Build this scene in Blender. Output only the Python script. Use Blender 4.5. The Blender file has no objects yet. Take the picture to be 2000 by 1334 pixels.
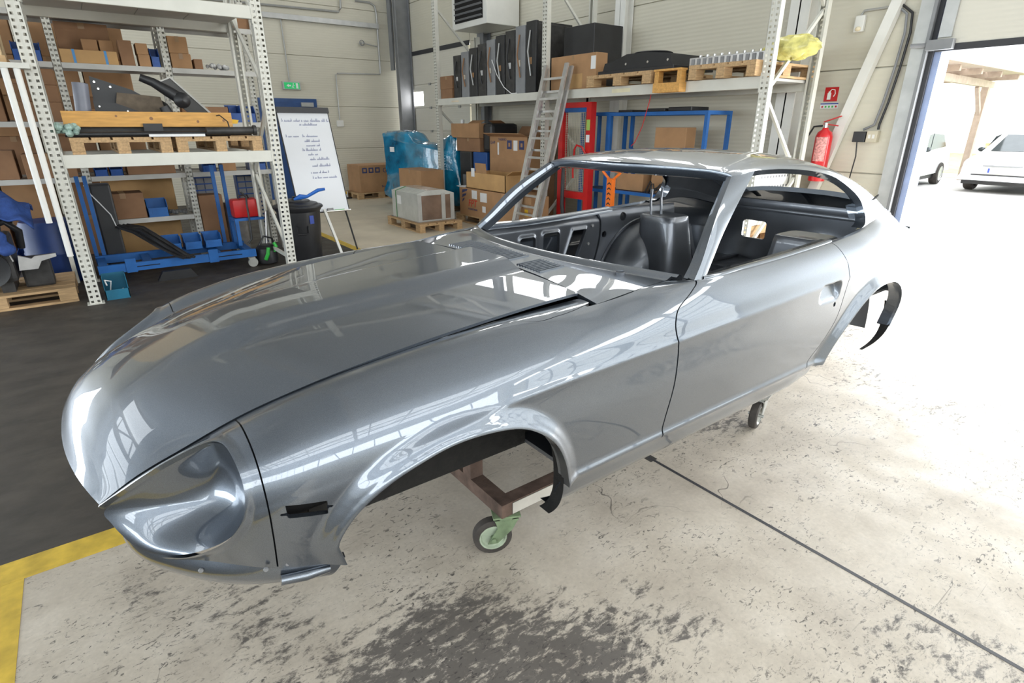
import bpy, bmesh, math, random
import numpy as np
from mathutils import Vector, Matrix

random.seed(7)
SC = bpy.context.scene
COL = SC.collection
R = math.radians

# ------------------------------------------------------------------ camera
cam_d = bpy.data.cameras.new('camera'); cam = bpy.data.objects.new('camera', cam_d); COL.objects.link(cam)
cam_d.sensor_width = 36.0; cam_d.lens = 1092.0/2000.0*36.0; cam_d.clip_start = 0.02; cam_d.clip_end = 300
YAW, PITCH = R(53.3), R(21.1)
_f = Vector((math.cos(YAW)*math.cos(PITCH), math.sin(YAW)*math.cos(PITCH), -math.sin(PITCH)))
_r = Vector((math.sin(YAW), -math.cos(YAW), 0.0)); _u = _r.cross(_f)
cam.matrix_world = Matrix(((_r.x, _u.x, -_f.x, 0.0), (_r.y, _u.y, -_f.y, 0.0), (_r.z, _u.z, -_f.z, 1.62), (0, 0, 0, 1)))
SC.camera = cam

# ------------------------------------------------------------------ view, world, big lights
vs = SC.view_settings
vs.view_transform = 'Standard'; vs.look = 'None'; vs.gamma = 1.0; vs.use_curve_mapping = False
vs.exposure = 1.32
W = bpy.data.worlds.new('overcast_sky'); SC.world = W; W.use_nodes = True
_n = W.node_tree.nodes; _l = W.node_tree.links
_n['Background'].inputs['Color'].default_value = (0.93, 0.97, 1.0, 1)
_n['Background'].inputs['Strength'].default_value = 2.6
SC.cycles.max_bounces = 8; SC.cycles.diffuse_bounces = 5; SC.cycles.glossy_bounces = 5
SC.cycles.sample_clamp_indirect = 8.0
SC.cycles.caustics_reflective = False; SC.cycles.caustics_refractive = False

def area_light(name, loc, rot, sx, sy, power, color=(1, 1, 1), portal=False):
    d = bpy.data.lights.new(name, 'AREA'); d.shape = 'RECTANGLE'; d.size = sx; d.size_y = sy; d.energy = power; d.color = color
    o = bpy.data.objects.new(name, d); COL.objects.link(o); o.location = loc; o.rotation_euler = rot
    if portal: d.cycles.is_portal = True
    return o
# daylight through the hall's openings, plus fill lamps added for the car's reflections
WALL_X, WALL_Y = 7.1, 14.15          # inner faces of the two walls in view
HX0, HY0, HZ = -15.0, -11.0, 6.4     # the rest of the hall
area_light('door_daylight', (WALL_X+0.25, 0.72, 1.17), (0, R(90), 0), 2.3, 3.4, 118, (0.95, 0.98, 1.0))     # daylight through the open door
SKY = [(-4.0, -6.2, 20.0, 3.4, 300), (-9.2, 8.0, 10.0, 4.0, 150)]      # translucent roof strips: centre, size, power; the second is added to brighten the nose
for _x, _y, _sx, _sy, _p in SKY: area_light('rooflight_daylight', (_x, _y, HZ-0.06), (0, 0, 0), _sx, _sy, _p, (0.90, 0.96, 1.0))
CLERE = [-9.6+2.3*k for k in range(10)]
for _y in CLERE:                     # clerestory band above the doors
    area_light('clerestory_daylight', (WALL_X-0.02, _y, 5.0), (0, R(90), 0), 0.75, 2.0, 14, (0.97, 0.99, 1.0))
area_light('window_daylight', (HX0+0.12, 2.0, 2.2), (0, R(-90), 0), 3.2, 20.0, 800, (0.82, 0.92, 1.0))       # glazed end wall
area_light('window_daylight', (-9.2, WALL_Y-0.12, 1.9), (R(-90), 0, 0), 9.0, 3.0, 340, (0.86, 0.93, 1.0))     # glazing in the left wall, out of frame
area_light('window_daylight', (-3.5, HY0+0.12, 4.3), (R(90), 0, 0), 20.0, 2.4, 400, (0.86, 0.93, 1.0))        # window band behind the photographer
area_light('fender_fill_light', (WALL_X-0.05, -6.0, 2.5), (0, R(90), 0), 3.9, 7.0, 75, (0.86, 0.94, 1.0))    # lamp added on the right wall to brighten the fender band

# ------------------------------------------------------------------ materials
MATS = {}
def nodes_of(m): return m.node_tree.nodes, m.node_tree.links
def mat(name, col, rough=0.6, metal=0.0, var=0.12, scale=6.0, bump=0.0, bscale=40.0, coat=0.0, spec=0.5, emit=None, alpha=1.0, trans=0.0, stretch=None):
    if name in MATS: return MATS[name]
    m = bpy.data.materials.new(name); m.use_nodes = True
    N, L = nodes_of(m); b = N['Principled BSDF']
    tc = N.new('ShaderNodeTexCoord'); no = N.new('ShaderNodeTexNoise'); no.inputs['Scale'].default_value = scale; no.inputs['Detail'].default_value = 5
    src = tc.outputs['Object']
    if stretch:
        mp = N.new('ShaderNodeMapping'); mp.inputs['Scale'].default_value = stretch; L.new(src, mp.inputs['Vector']); src = mp.outputs['Vector']
    L.new(src, no.inputs['Vector'])
    r = N.new('ShaderNodeValToRGB'); c = np.array(col[:3])
    r.color_ramp.elements[0].position = 0.3; r.color_ramp.elements[1].position = 0.7
    r.color_ramp.elements[0].color = (*np.clip(c*(1-var), 0, 1), 1); r.color_ramp.elements[1].color = (*np.clip(c*(1+var), 0, 1), 1)
    L.new(no.outputs['Fac'], r.inputs['Fac']); L.new(r.outputs['Color'], b.inputs['Base Color'])
    b.inputs['Roughness'].default_value = rough; b.inputs['Metallic'].default_value = metal
    b.inputs['Coat Weight'].default_value = coat; b.inputs['Coat Roughness'].default_value = 0.03; b.inputs['Specular IOR Level'].default_value = spec
    b.inputs['Alpha'].default_value = alpha; b.inputs['Transmission Weight'].default_value = trans
    if emit:
        b.inputs['Emission Color'].default_value = (*emit[:3], 1); b.inputs['Emission Strength'].default_value = emit[3]
    if bump:
        n2 = N.new('ShaderNodeTexNoise'); n2.inputs['Scale'].default_value = bscale; n2.inputs['Detail'].default_value = 4; L.new(src, n2.inputs['Vector'])
        bp = N.new('ShaderNodeBump'); bp.inputs['Strength'].default_value = bump; bp.inputs['Distance'].default_value = 0.02
        L.new(n2.outputs['Fac'], bp.inputs['Height']); L.new(bp.outputs['Normal'], b.inputs['Normal'])
    MATS[name] = m; return m

# ------------------------------------------------------------------ mesh helpers
def newobj(name, me, parent=None, loc=None):
    o = bpy.data.objects.new(name, me); COL.objects.link(o)
    if parent is not None: o.parent = parent
    if loc is not None: o.location = loc
    return o
def empty(name, loc=(0, 0, 0), rz=0.0):
    o = bpy.data.objects.new(name, None); COL.objects.link(o); o.location = loc; o.rotation_euler = (0, 0, rz); o.empty_display_size = 0.1
    return o
def tag(o, label=None, cat=None, group=None, kind=None):
    if label: o['label'] = label
    if cat: o['category'] = cat
    if group: o['group'] = group
    if kind: o['kind'] = kind
    return o
def thing(name, label, cat, loc=(0, 0, 0), rz=0.0, group=None): return tag(empty(name, loc, rz), label, cat, group)
def copy_tree(o, parent=None, loc=None, rz=None, label=None):
    c = o.copy(); COL.objects.link(c); c.parent = parent
    if loc is not None: c.location = loc
    if rz is not None: c.rotation_euler = (0, 0, rz)
    if label: c['label'] = label
    for ch in list(o.children): copy_tree(ch, c)
    return c

class MB:
    """collects shapes; build() links them as one mesh object"""
    def __init__(s): s.v = []; s.f = []
    def add(s, vs, fs):
        k = len(s.v); s.v += [tuple(map(float, p)) for p in vs]; s.f += [tuple(i+k for i in f) for f in fs]; return s
    def box(s, c, d, rot=None, bev=0.0):
        hx, hy, hz = d[0]/2, d[1]/2, d[2]/2
        if bev > 0:
            bm = bmesh.new(); bmesh.ops.create_cube(bm, size=1)
            for v in bm.verts: v.co = Vector((v.co.x*d[0], v.co.y*d[1], v.co.z*d[2]))
            bmesh.ops.bevel(bm, geom=list(bm.edges), offset=bev, segments=2, profile=0.6, affect='EDGES')
            bm.verts.index_update(); P = [v.co.copy() for v in bm.verts]; F = [[v.index for v in f.verts] for f in bm.faces]; bm.free()
        else:
            P = [Vector((x, y, z)) for x in (-hx, hx) for y in (-hy, hy) for z in (-hz, hz)]
            F = [(0, 1, 3, 2), (4, 6, 7, 5), (0, 4, 5, 1), (2, 3, 7, 6), (0, 2, 6, 4), (1, 5, 7, 3)]
        if rot is not None:
            M = rot if isinstance(rot, Matrix) else Matrix.Rotation(rot[2], 3, 'Z') @ Matrix.Rotation(rot[1], 3, 'Y') @ Matrix.Rotation(rot[0], 3, 'X')
            P = [M @ p for p in P]
        return s.add([p+Vector(c) for p in P], F)
    def b(s, x0, x1, y0, y1, z0, z1, bev=0.0): return s.box(((x0+x1)/2, (y0+y1)/2, (z0+z1)/2), (abs(x1-x0), abs(y1-y0), abs(z1-z0)), None, bev)
    def bar(s, p, q, w, h, up=(0, 0, 1)):
        p = Vector(p); q = Vector(q); d = q-p; L = d.length; d.normalize(); u = Vector(up)
        if abs(d.dot(u)) > 0.99: u = Vector((1, 0, 0))
        sd = d.cross(u).normalized(); u2 = sd.cross(d)
        M = Matrix((d, sd, u2)).transposed()
        return s.box((p+q)/2, (L, w, h), M)
    def tube(s, pts, r, n=10, closed=False, cap=True):
        P = [Vector(p) for p in pts]; m = len(P); rr = r if hasattr(r, '__len__') else [r]*m
        k = len(s.v); ref = None
        for i, p in enumerate(P):
            if closed: t = (P[(i+1) % m]-P[i-1])
            else: t = (P[min(i+1, m-1)]-P[max(i-1, 0)])
            t.normalize()
            if ref is None or abs(ref.dot(t)) > 0.98: ref = Vector((0, 0, 1)) if abs(t.z) < 0.9 else Vector((1, 0, 0))
            a = (ref-t*ref.dot(t)).normalized(); ref = a; bb = t.cross(a)
            for j in range(n):
                th = 2*math.pi*j/n; q = p+(a*math.cos(th)+bb*math.sin(th))*rr[i]; s.v.append(tuple(q))
        for i in range(m if closed else m-1):
            i2 = (i+1) % m
            for j in range(n): s.f.append((k+i*n+j, k+i*n+(j+1) % n, k+i2*n+(j+1) % n, k+i2*n+j))
        if cap and not closed:
            s.f.append(tuple(k+j for j in range(n))[::-1]); s.f.append(tuple(k+(m-1)*n+j for j in range(n)))
        return s
    def cyl(s, p, q, r, n=16, r2=None): return s.tube([p, q], [r, r if r2 is None else r2], n)
    def lathe(s, prof, c=(0, 0, 0), n=24, axis='z', cap=True):
        k = len(s.v); m = len(prof)
        for (r, h) in prof:
            for j in range(n):
                a = 2*math.pi*j/n; x, y = r*math.cos(a), r*math.sin(a)
                p = {'z': (x, y, h), 'y': (x, h, y), 'x': (h, x, y)}[axis]
                s.v.append((p[0]+c[0], p[1]+c[1], p[2]+c[2]))
        for i in range(m-1):
            for j in range(n): s.f.append((k+i*n+j, k+i*n+(j+1) % n, k+(i+1)*n+(j+1) % n, k+(i+1)*n+j))
        if cap:
            if prof[0][0] > 1e-4: s.f.append(tuple(k+j for j in range(n))[::-1])
            if prof[-1][0] > 1e-4: s.f.append(tuple(k+(m-1)*n+j for j in range(n)))
        return s
    def prism(s, poly, y0, y1, plane='xz'):
        n = len(poly)
        def P(a, b, c): return {'xz': (a, c, b), 'xy': (a, b, c), 'yz': (c, a, b)}[plane]
        vs_ = [P(a, b, y0) for a, b in poly]+[P(a, b, y1) for a, b in poly]
        fs = [tuple(range(n))[::-1], tuple(range(n, 2*n))]+[(i, (i+1) % n, (i+1) % n+n, i+n) for i in range(n)]
        return s.add(vs_, fs)
    def sphere(s, c, r, n=12, m=8, sc=(1, 1, 1)):
        prof = [(max(1e-5, math.sin(math.pi*i/m))*r, -math.cos(math.pi*i/m)*r) for i in range(m+1)]
        k = len(s.v); s.lathe(prof, (0, 0, 0), n, 'z', False)
        for i in range(k, len(s.v)):
            p = s.v[i]; s.v[i] = (p[0]*sc[0]+c[0], p[1]*sc[1]+c[1], p[2]*sc[2]+c[2])
        return s
    def xf(s, M):
        s.v = [tuple(M @ Vector(p)) for p in s.v]; return s
    def mesh(s, name, m=None, smooth=False, angle=40):
        me = bpy.data.meshes.new(name); me.from_pydata(s.v, [], s.f); me.validate(clean_customdata=False)
        bm = bmesh.new(); bm.from_mesh(me); bmesh.ops.recalc_face_normals(bm, faces=bm.faces); bm.to_mesh(me); bm.free()
        if m: me.materials.append(m)
        if smooth:
            me.polygons.foreach_set('use_smooth', [True]*len(me.polygons))
            me.set_sharp_from_angle(angle=R(angle))
        me.update(); return me
    def build(s, name, m, parent=None, smooth=False, loc=None, angle=40): return newobj(name, s.mesh(name, m, smooth, angle), parent, loc)

def text_obj(name, body, size, m, parent, loc, rot, ext=0.0008, align='LEFT', shear=0.0):
    cu = bpy.data.curves.new(name, 'FONT'); cu.body = body; cu.size = size; cu.extrude = ext; cu.align_x = align; cu.shear = shear; cu.resolution_u = 3
    t = bpy.data.objects.new('text_source', cu); COL.objects.link(t); bpy.context.view_layer.update()
    me = bpy.data.meshes.new_from_object(t.evaluated_get(bpy.context.evaluated_depsgraph_get())); bpy.data.objects.remove(t); bpy.data.curves.remove(cu)
    me.name = name; me.materials.clear(); me.materials.append(m); o = newobj(name, me, parent); o.location = loc; o.rotation_euler = rot; return o

def spline(xs, ys, x):
    """monotone-ish cubic (Catmull-Rom on uneven knots); ys may be (n,) or (n,k)"""
    xs = np.asarray(xs, float); ys = np.asarray(ys, float); x = np.asarray(x, float)
    d = np.diff(ys, axis=0)/np.diff(xs).reshape((-1,)+(1,)*(ys.ndim-1))
    m = np.empty_like(ys); m[0] = d[0]; m[-1] = d[-1]
    h = np.diff(xs).reshape((-1,)+(1,)*(ys.ndim-1))
    m[1:-1] = (d[:-1]*h[1:]+d[1:]*h[:-1])/(h[1:]+h[:-1])
    i = np.clip(np.searchsorted(xs, x, side='right')-1, 0, len(xs)-2)
    hh = xs[i+1]-xs[i]; t = (x-xs[i])/hh
    sh = t.shape+(1,)*(ys.ndim-1); t = t.reshape(sh); hh = hh.reshape(sh)
    return ((2*t**3-3*t**2+1)*ys[i]+(t**3-2*t**2+t)*hh*m[i]+(-2*t**3+3*t**2)*ys[i+1]+(t**3-t**2)*hh*m[i+1])
def sstep(a, b, x):
    t = np.clip((np.asarray(x, float)-a)/(b-a), 0, 1); return t*t*(3-2*t)
# ------------------------------------------------------------------ floor material
def floor_material():
    m = bpy.data.materials.new('painted_concrete_floor'); m.use_nodes = True
    N, L = nodes_of(m); b = N['Principled BSDF']
    geo = N.new('ShaderNodeNewGeometry'); pos = geo.outputs['Position']
    sep = N.new('ShaderNodeSeparateXYZ'); L.new(pos, sep.inputs[0])
    def math_(op, a, bb, clamp=False):
        n = N.new('ShaderNodeMath'); n.operation = op; n.use_clamp = clamp
        for i, v in enumerate((a, bb)):
            if v is None: continue
            if isinstance(v, (int, float)): n.inputs[i].default_value = v
            else: L.new(v, n.inputs[i])
        return n.outputs[0]
    def noise(scale, detail=6, rough=0.6, dist=0.0, vec=pos):
        n = N.new('ShaderNodeTexNoise'); n.inputs['Scale'].default_value = scale; n.inputs['Detail'].default_value = detail
        n.inputs['Roughness'].default_value = rough; n.inputs['Distortion'].default_value = dist; L.new(vec, n.inputs['Vector']); return n.outputs['Fac']
    def ramp(fac, stops):
        r = N.new('ShaderNodeValToRGB'); L.new(fac, r.inputs['Fac']); e = r.color_ramp.elements
        while len(e) < len(stops): e.new(0.5)
        for i, (p, c) in enumerate(stops): e[i].position = p; e[i].color = (*c, 1) if len(c) == 3 else c
        return r.outputs['Color']
    def mix(fac, a, bb):
        n = N.new('ShaderNodeMix'); n.data_type = 'RGBA'
        if isinstance(fac, (int, float)): n.inputs['Factor'].default_value = fac
        else: L.new(fac, n.inputs['Factor'])
        for s, v in (('A', a), ('B', bb)):
            idx = [i for i in n.inputs if i.name == s and i.type == 'RGBA'][0]
            if isinstance(v, tuple): idx.default_value = (*v, 1)
            else: L.new(v, idx)
        return [o for o in n.outputs if o.type == 'RGBA'][0]
    x, y = sep.outputs['X'], sep.outputs['Y']
    # light painted bay: x > -0.5 and y < 2.46 ; light store area: x > 2.95
    bay = math_('MULTIPLY', math_('GREATER_THAN', x, -0.5), math_('LESS_THAN', y, 2.46))
    store = math_('GREATER_THAN', x, 2.95)
    light = math_('MAXIMUM', bay, store)
    # stretched coordinates for scuffs and tyre drag marks
    mp = N.new('ShaderNodeMapping'); mp.inputs['Rotation'].default_value = (0, 0, R(35)); mp.inputs['Scale'].default_value = (1.0, 2.0, 1.0); L.new(pos, mp.inputs['Vector'])
    st = mp.outputs['Vector']
    base = ramp(noise(2.6, 8, 0.65), [(0.25, (0.43, 0.37, 0.30)), (0.5, (0.60, 0.53, 0.44)), (0.75, (0.72, 0.65, 0.56))])
    fine = ramp(noise(60, 3), [(0.3, (0.82, 0.82, 0.82)), (0.7, (1, 1, 1))])
    mm = N.new('ShaderNodeMix'); mm.data_type = 'RGBA'; mm.blend_type = 'MULTIPLY'; mm.inputs['Factor'].default_value = 0.7
    ra = [i for i in mm.inputs if i.type == 'RGBA']; L.new(base, ra[0]); L.new(fine, ra[1]); base = [o for o in mm.outputs if o.type == 'RGBA'][0]
    # worn through patches: large soft mask * streaky breakup
    big = ramp(noise(0.85, 3, 0.5), [(0.46, (0, 0, 0)), (0.66, (1, 1, 1))])
    # the wear is heaviest in one trafficked lane, x 0.2 to 1.6 and y below 1.2
    lane = math_('MULTIPLY', math_('SUBTRACT', 1.35, math_('ABSOLUTE', math_('MULTIPLY', math_('SUBTRACT', x, 0.60), 2.1), None), True), math_('MULTIPLY', math_('SUBTRACT', 1.62, y), 1.6, True), True)
    wearmask = math_('ADD', math_('MULTIPLY', big, 0.75), math_('MULTIPLY', lane, 1.2), True)
    brk = noise(13.0, 12, 0.78, 0.3, st)
    thr = math_('SUBTRACT', 0.63, math_('MULTIPLY', wearmask, 0.245))
    worn = math_('MULTIPLY', math_('SUBTRACT', brk, thr), 11.0, True)
    chips = math_('MULTIPLY', math_('SUBTRACT', noise(24.0, 6, 0.72, 1.4, st), 0.575), 26.0, True)
    big2 = math_('MULTIPLY', math_('SUBTRACT', noise(2.0, 3), 0.40), 6.0, True)
    chips = math_('MULTIPLY', chips, big2)
    grime = math_('MULTIPLY', math_('SUBTRACT', noise(1.7, 7, 0.7, 0.4), 0.47), 3.2, True)
    base = mix(math_('MULTIPLY', grime, 0.38), base, (0.27, 0.23, 0.19))
    dark = mix(noise(7, 3), (0.055, 0.048, 0.045), (0.10, 0.09, 0.085))
    c = mix(math_('MULTIPLY', worn, 0.88), base, dark)
    c = mix(math_('MULTIPLY', chips, 0.85), c, (0.05, 0.045, 0.042))
    # hairline cracks and scratches
    vo = N.new('ShaderNodeTexVoronoi'); vo.feature = 'DISTANCE_TO_EDGE'; vo.inputs['Scale'].default_value = 1.15
    nv = N.new('ShaderNodeTexNoise'); nv.inputs['Scale'].default_value = 3.0; L.new(pos, nv.inputs['Vector'])
    va = N.new('ShaderNodeVectorMath'); va.operation = 'SCALE'; va.inputs['Scale'].default_value = 0.5; L.new(nv.outputs['Color'], va.inputs[0])
    vb = N.new('ShaderNodeVectorMath'); vb.operation = 'ADD'; L.new(pos, vb.inputs[0]); L.new(va.outputs[0], vb.inputs[1]); L.new(vb.outputs[0], vo.inputs['Vector'])
    crack = math_('MULTIPLY', math_('SUBTRACT', 0.0030, vo.outputs['Distance']), 500.0, True)
    crack = math_('MULTIPLY', crack, math_('MULTIPLY', math_('SUBTRACT', noise(1.1, 2), 0.53), 9.0, True))
    c = mix(math_('MULTIPLY', crack, 0.75), c, (0.05, 0.04, 0.035))
    # straight drag scratches in two directions
    for ang, sc_, th in ((24, (0.5, 22, 1), 0.70), (-41, (0.45, 24, 1), 0.71), (80, (0.5, 27, 1), 0.72)):
        mq = N.new('ShaderNodeMapping'); mq.inputs['Rotation'].default_value = (0, 0, R(ang)); mq.inputs['Scale'].default_value = sc_; L.new(pos, mq.inputs['Vector'])
        scr = math_('MULTIPLY', math_('SUBTRACT', noise(2.0, 3, 0.5, 0.0, mq.outputs['Vector']), th), 40.0, True)
        scr = math_('MULTIPLY', scr, math_('MULTIPLY', math_('SUBTRACT', noise(2.3, 3), 0.5), 8.0, True))
        c = mix(math_('MULTIPLY', scr, 0.55), c, (0.09, 0.075, 0.065))
    # dark sealed aisle
    aisle = ramp(noise(3.0, 6, 0.6, 0.3, st), [(0.3, (0.030, 0.025, 0.020)), (0.72, (0.072, 0.060, 0.048))])
    storec = ramp(noise(1.6, 4), [(0.3, (0.56, 0.49, 0.385)), (0.7, (0.69, 0.61, 0.48))])
    lightc = mix(bay, storec, c)
    # around the door lane the store floor carries the same worn paint
    near = math_('LESS_THAN', y, 4.4); lightc = mix(math_('MULTIPLY', near, store), lightc, c)
    out = mix(light, aisle, lightc)
    L.new(out, b.inputs['Base Color'])
    rr = ramp(noise(5, 4), [(0.3, (0.50, 0.50, 0.50)), (0.7, (0.72, 0.72, 0.72))]); L.new(rr, b.inputs['Roughness'])
    bp = N.new('ShaderNodeBump'); bp.inputs['Strength'].default_value = 0.12; bp.inputs['Distance'].default_value = 0.01; L.new(brk, bp.inputs['Height']); L.new(bp.outputs['Normal'], b.inputs['Normal'])
    return m
M_FLOOR = floor_material()
M_WALL = mat('ribbed_wall_panel', (0.61, 0.575, 0.475), 0.55, var=0.04, scale=1.2)
def add_ribs(m, amp=0.25, per=0.05):
    N, L = nodes_of(m); b = N['Principled BSDF']; geo = N.new('ShaderNodeNewGeometry'); sp = N.new('ShaderNodeSeparateXYZ'); L.new(geo.outputs['Position'], sp.inputs[0])
    mu = N.new('ShaderNodeMath'); mu.operation = 'MULTIPLY'; mu.inputs[1].default_value = 2*math.pi/per; L.new(sp.outputs['Z'], mu.inputs[0])
    si = N.new('ShaderNodeMath'); si.operation = 'SINE'; L.new(mu.outputs[0], si.inputs[0])
    bp = N.new('ShaderNodeBump'); bp.inputs['Strength'].default_value = amp; bp.inputs['Distance'].default_value = 0.004; L.new(si.outputs[0], bp.inputs['Height']); L.new(bp.outputs['Normal'], b.inputs['Normal'])
add_ribs(M_WALL)
M_DOORPAN = mat('sectional_door_panel', (0.67, 0.64, 0.56), 0.5, var=0.03, scale=1.0); add_ribs(M_DOORPAN, 0.15, 0.045)
M_STEEL = mat('grey_painted_steel', (0.22, 0.225, 0.235), 0.45, var=0.1)
M_DARKST = mat('dark_rubber_seal', (0.035, 0.035, 0.04), 0.6)
M_BLUEFR = mat('blue_door_frame', (0.02, 0.07, 0.22), 0.4)
M_BLUEOUT = mat('overexposed_blue_frame', (0.34, 0.42, 0.66), 0.4)  # frame blue lightened in its colour to look overexposed by daylight
M_CEIL = mat('ceiling_sheet', (0.66, 0.68, 0.70), 0.6, var=0.05)
M_TRUSS = mat('white_truss_steel', (0.75, 0.73, 0.68), 0.5)
M_YELLOW = mat('yellow_line_paint', (0.62, 0.42, 0.045), 0.55, var=0.22, scale=14)
M_WHITE = mat('white_plastic', (0.75, 0.74, 0.70), 0.45, var=0.03)
M_GALV = mat('galvanised_conduit', (0.42, 0.42, 0.41), 0.4, 0.4)
M_BLACK = mat('black_plastic', (0.018, 0.018, 0.02), 0.42, var=0.2)
M_APRON = mat('outdoor_concrete', (0.60, 0.59, 0.57), 0.8, var=0.06, scale=1.5)

def struct(o): o['kind'] = 'structure'; return o
# ------------------------------------------------------------------ shell of the hall
fl = MB().b(HX0-0.2, 7.27, HY0-0.2, WALL_Y+0.2, -0.12, 0.0).build('floor', M_FLOOR); struct(fl)
ap = MB().b(7.29, 60, -45, 45, -0.14, -0.004).build('floor_outdoor', M_APRON); struct(ap)
MB().b(7.27, 7.29, -8, 6, -0.10, -0.012).build('threshold_joint', M_DARKST, ap)
# saw-cut joint in the slab
MB().b(2.068, 2.084, HY0, 1.75, -0.02, 0.0012).build('slab_joint', M_DARKST, fl)
MB().b(2.05, 2.10, 1.55, 1.75, -0.02, 0.0009).build('joint_chip', mat('joint_dirt', (0.05, 0.045, 0.04), 0.9), fl)
def marking(name, label, x0, x1, y0, y1):
    o = MB().b(x0, x1, y0, y1, 0.0, 0.0016).build(name, M_YELLOW); tag(o, label, 'floor marking'); return o
marking('floor_line', 'yellow painted floor line crossing in front of the car nose', -3.2, 2.6, 2.46, 2.60)
marking('floor_line', 'short yellow floor line leaving the left edge of the bay', -0.62, -0.50, -0.8, 2.459)
marking('floor_line', 'distant yellow floor line beside the flip chart stand', 2.86, 2.97, 5.2, 9.6)

def wall_panels(name, axis, val, spans, zs, thick, m, out=1):
    """horizontal sandwich panels between columns; each one a child of the wall"""
    e = None
    for (a0, a1) in spans:
        for z0, z1 in zip(zs[:-1], zs[1:]):
            mb = MB(); g = 0.006
            if axis == 'y': mb.b(a0+g, a1-g, val, val+out*thick, z0+g, z1-g, 0.006)
            else: mb.b(val, val+out*thick, a0+g, a1-g, z0+g, z1-g, 0.006)
            if e is None:
                core = MB()
                lo, hi = min(s[0] for s in spans), max(s[1] for s in spans)
                if axis == 'y': core.b(lo, hi, val+out*0.03, val+out*(thick+0.12), zs[0], zs[-1])
                else:
                    for (c0, c1) in spans: core.b(val+out*0.03, val+out*(thick+0.12), c0, c1, zs[0], zs[-1])
                e = struct(core.build(name, m))
            mb.build('panel', m, e)
    return e
ZS = [0.0, 1.1, 2.05, 3.1, 4.15, 5.2, HZ]
wl = wall_panels('wall_left', 'y', WALL_Y, [(HX0, -9), (-9, -3), (-3, 3.2), (3.2, WALL_X+0.1)], ZS, 0.06, M_WALL)
ZR = [0.0, 1.12, 2.2, 3.26, 4.3, 5.3, HZ]
wr = wall_panels('wall_right', 'x', WALL_X, [(2.58, 6.6), (6.6, 11.0)], ZR, 0.06, M_WALL)
wall_panels('wall_right_corner', 'x', WALL_X, [(11.0, WALL_Y)], [3.26, 4.3, 5.3, HZ], 0.06, M_WALL)
wall_panels('wall_right_lintel', 'x', WALL_X, [(-1.05, 2.58)], [3.3, 4.3, 5.3, HZ], 0.06, M_WALL)
wall_panels('wall_right_near', 'x', WALL_X, [(HY0, -6), (-6, -1.05)], ZR, 0.06, M_WALL)
struct(MB().b(HX0-0.3, HX0, HY0, WALL_Y, 0, HZ).build('wall_back', M_WALL))
struct(MB().b(HX0, WALL_X+0.3, HY0-0.3, HY0, 0, HZ).build('wall_near', M_WALL))
ce = struct(MB().b(HX0-0.3, WALL_X+0.3, HY0-0.3, WALL_Y+0.3, HZ, HZ+0.2).build('ceiling', M_CEIL))
for y in (-9.5, -2.6, 0.6, 3.6, 11.2, 13.0):
    MB().b(HX0, WALL_X, y-0.06, y+0.06, HZ-0.2, HZ).build('purlin', M_TRUSS, ce)
for x in (-11.0, -5.3, 0.4, 5.9):       # lattice girders across the hall
    mb = MB(); zb, zt = HZ-1.15, HZ-0.25
    mb.b(x-0.07, x+0.07, HY0, WALL_Y, zb-0.07, zb+0.07); mb.b(x-0.07, x+0.07, HY0, WALL_Y, zt-0.07, zt+0.07)
    yy = HY0; k = 0
    while yy < WALL_Y-1.2:
        mb.bar((x, yy, zb if k % 2 else zt), (x, yy+1.25, zt if k % 2 else zb), 0.09, 0.09); yy += 1.25; k += 1
    mb.build('girder', M_TRUSS, ce)
for y in (-5.2, 4.3):                   # lattice purlins along the hall
    mb = MB(); zb, zt = HZ-0.95, HZ-0.25
    mb.b(HX0, WALL_X, y-0.05, y+0.05, zb-0.05, zb+0.05); mb.b(HX0, WALL_X, y-0.05, y+0.05, zt-0.05, zt+0.05)
    xx = HX0; k = 0
    while xx < WALL_X-1.1:
        mb.bar((xx, y, zb if k % 2 else zt), (xx+1.1, y, zt if k % 2 else zb), 0.06, 0.06); xx += 1.1; k += 1
    mb.build('lattice_purlin', M_TRUSS, ce)
for (x, y, sx_, sy_, p_) in SKY:         # glazing bars under the roof strips
    mb = MB(); n_ = int(sx_/1.25)
    for k in range(n_+1): mb.b(x-sx_/2+k*sx_/n_-.03, x-sx_/2+k*sx_/n_+.03, y-sy_/2, y+sy_/2, HZ-.16, HZ-.09)
    mb.build('glazing_bar', M_TRUSS, ce)
mb = MB()
for k in range(21): mb.b(HX0+0.15, HX0+0.2, -8.0+k-0.03, -8.0+k+0.03, .6, 3.8)
for k in (.6, 1.4, 2.2, 3.0, 3.8): mb.b(HX0+0.15, HX0+0.2, -8, 12, k-0.03, k+0.03)
struct(mb.build('window_1', M_STEEL))
mb = MB()
for k in range(11): mb.b(-13.7+k*.9-.03, -13.7+k*.9+.03, WALL_Y-0.2, WALL_Y-0.15, 0.4, 3.4)
for k in (.4, 1.4, 2.4, 3.4): mb.b(-13.7, -4.7, WALL_Y-0.2, WALL_Y-0.15, k-0.03, k+0.03)
struct(mb.build('window_2', M_STEEL))
mb = MB()
for k in range(17): mb.b(-13.5+k*1.25-.03, -13.5+k*1.25+.03, HY0+.15, HY0+.2, 3.1, 5.5)
struct(mb.build('window_3', M_STEEL))

mb = MB()
for k in range(6): mb.b(WALL_X-.14, WALL_X-.09, -9.5+k*1.4-.03, -9.5+k*1.4+.03, .5, 4.5)
for k in range(7): mb.b(WALL_X-.14, WALL_X-.09, -9.5, -2.5, .55+k*.65-.02, .55+k*.65+.02)
struct(mb.build('fill_light_bars', M_STEEL))  # made-up glazing bars in front of the added fill lamp
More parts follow.
